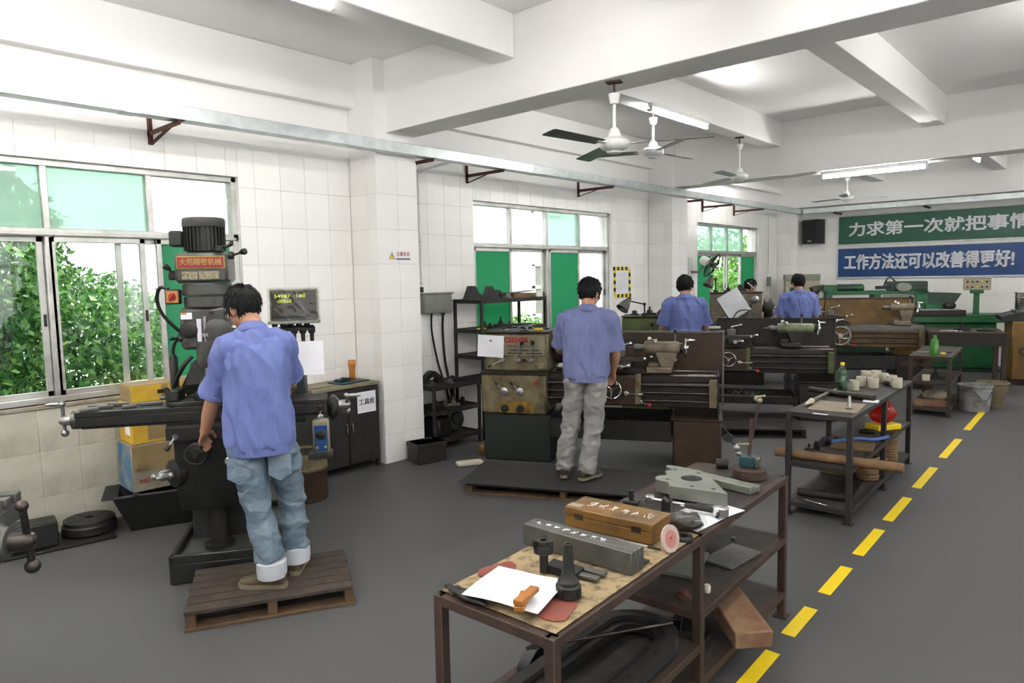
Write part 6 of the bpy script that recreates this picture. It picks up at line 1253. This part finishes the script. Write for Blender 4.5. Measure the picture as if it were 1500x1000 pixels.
# ================================================================ OUTSIDE THE WINDOWS
g = struct('ground_outside', B().box(-40, -6.06, -25, 45, -.4, -.2), 'soil', label='ground outside the windows')
def leaves(n, boxes, size, seed):
    r_ = np.random.default_rng(seed); vs_, fs_ = [], []; tot = sum(b[6] for b in boxes)
    P = []
    for (cx, cy, cz, rx, ry, rz_, wgt) in boxes:
        k = int(n*wgt/tot); d = r_.normal(size=(k, 3)); d /= np.linalg.norm(d, axis=1)[:, None]; rad = r_.uniform(.35, 1, k)**.45
        P.append(np.array([cx, cy, cz])+d*rad[:, None]*np.array([rx, ry, rz_]))
    P = np.concatenate(P); P = P[(P[:, 0] < -6.25) & (P[:, 2] > -.15)]; k = len(P); a = r_.normal(size=(k, 3)); a[:, 2] -= .8; a /= np.linalg.norm(a, axis=1)[:, None]
    u = np.cross(a, r_.normal(size=(k, 3))); u /= np.linalg.norm(u, axis=1)[:, None]; L_ = size*r_.uniform(.7, 1.3, k)[:, None]
    nn = np.cross(a, u); V = np.stack([P, P+a*L_*.5+u*L_*.26+nn*L_*.06, P+a*L_, P+a*L_*.5-u*L_*.26+nn*L_*.06], 1).reshape(-1, 3); Fq = np.arange(4*k).reshape(-1, 4)
    me = bpy.data.meshes.new('foliage'); me.from_pydata(V.tolist(), [], Fq.tolist()); return me
def tree(label, loc, h, boxes, n, size, m, seed):
    t = thing('leafy_tree', label, 'tree', (loc[0], loc[1], -.2), 0, 'trees outside the windows'); r_ = random.Random(seed); b = B().tube(cat([(0, 0, 0), (.05, .03, h*.3), (-.05, .08, h*.6), (0, 0, h)]), [.12-.10*k/24 for k in range(25)], 10); part('trunk', b, 'bark', t)
    for k in range(7): a = r_.uniform(0, 6.28); z = h*r_.uniform(.3, .8); part('branch', B().tube(cat([(0, .05, z), (math.cos(a)*.5, math.sin(a)*.5, z+.3), (math.cos(a)*1.1, math.sin(a)*1.1, z+.5)]), .03, 6), 'bark', t)
    o = part('foliage', leaves(n, boxes, size, seed), m, t); o.data.transform(Matrix.Translation((-loc[0], -loc[1], .2))); o['kind'] = 'stuff'
tree('dense ficus tree filling the near side of the first window', (-8.3, 1.0), 3.4, [(-8.2, .8, 1.6, 1.3, 1.5, 1.5, 3), (-8.4, -.2, 2.4, 1.4, 1.5, 1.3, 3), (-7.9, 1.8, .9, 1.0, 1.2, 1.0, 2), (-8.8, 1.6, 2.2, 1.0, .9, .9, 1.6), (-8.9, 1.1, 3.0, 1.1, 1.0, .9, 1.8), (-8.9, 2.5, 1.0, 1.0, 1.2, 1.05, 2.6)], 46000, .085, 'leaf', 1)
tree('leafy tree beyond the mill in the first window', (-10.4, 5.2), 2.6, [(-10.5, 5.1, 1.0, .9, 1.2, 1.1, 2), (-10.6, 5.4, 1.6, .8, 1.0, .7, 1.2)], 14000, .085, 'leaf', 2)
tree('bright bushy tree outside the far window', (-8.6, 18.5), 3.0, [(-8.6, 18.3, 1.5, 1.6, 2.4, 1.5, 3), (-8.3, 20.8, 1.4, 1.5, 1.6, 1.3, 2), (-8.2, 16.6, 1.1, 1.2, 1.4, .9, 1.4)], 11000, .13, 'leaf_bright', 3)
tree('low bright hedge bush under the middle window', (-8.2, 9.4), 1.0, [(-8.2, 9.0, .45, 1.0, 1.4, .75, 2), (-8.2, 10.9, .4, 1.0, 1.4, .75, 2)], 7000, .10, 'leaf_bright', 4)
bl = thing('neighbouring_building', 'white building with a framed window seen through the middle window', 'building', (-15, 15, -.2), R(0)); part('wall', B().box(-3, 0, -12, 10, 0, 9), 'wall_out', bl)
for (y, z) in ((-.9, 1.5), (3.6, 1.5), (-5.4, 1.5), (-.9, 4.9), (3.6, 4.9)):
    b = B()
    for yy in (y-.75, y, y+.75): b.box(-.02, .06, yy-.05, yy+.05, z-.8, z+.9)
    for zz in (z-.8, z+.15, z+.9): b.box(-.02, .06, y-.8, y+.8, zz-.05, zz+.05)
    w_ = part('window', b, 'wall_out', bl); part('pane', B().box(.0, .02, y-.75, y+.75, z-.8, z+.9), 'grey_box', w_)
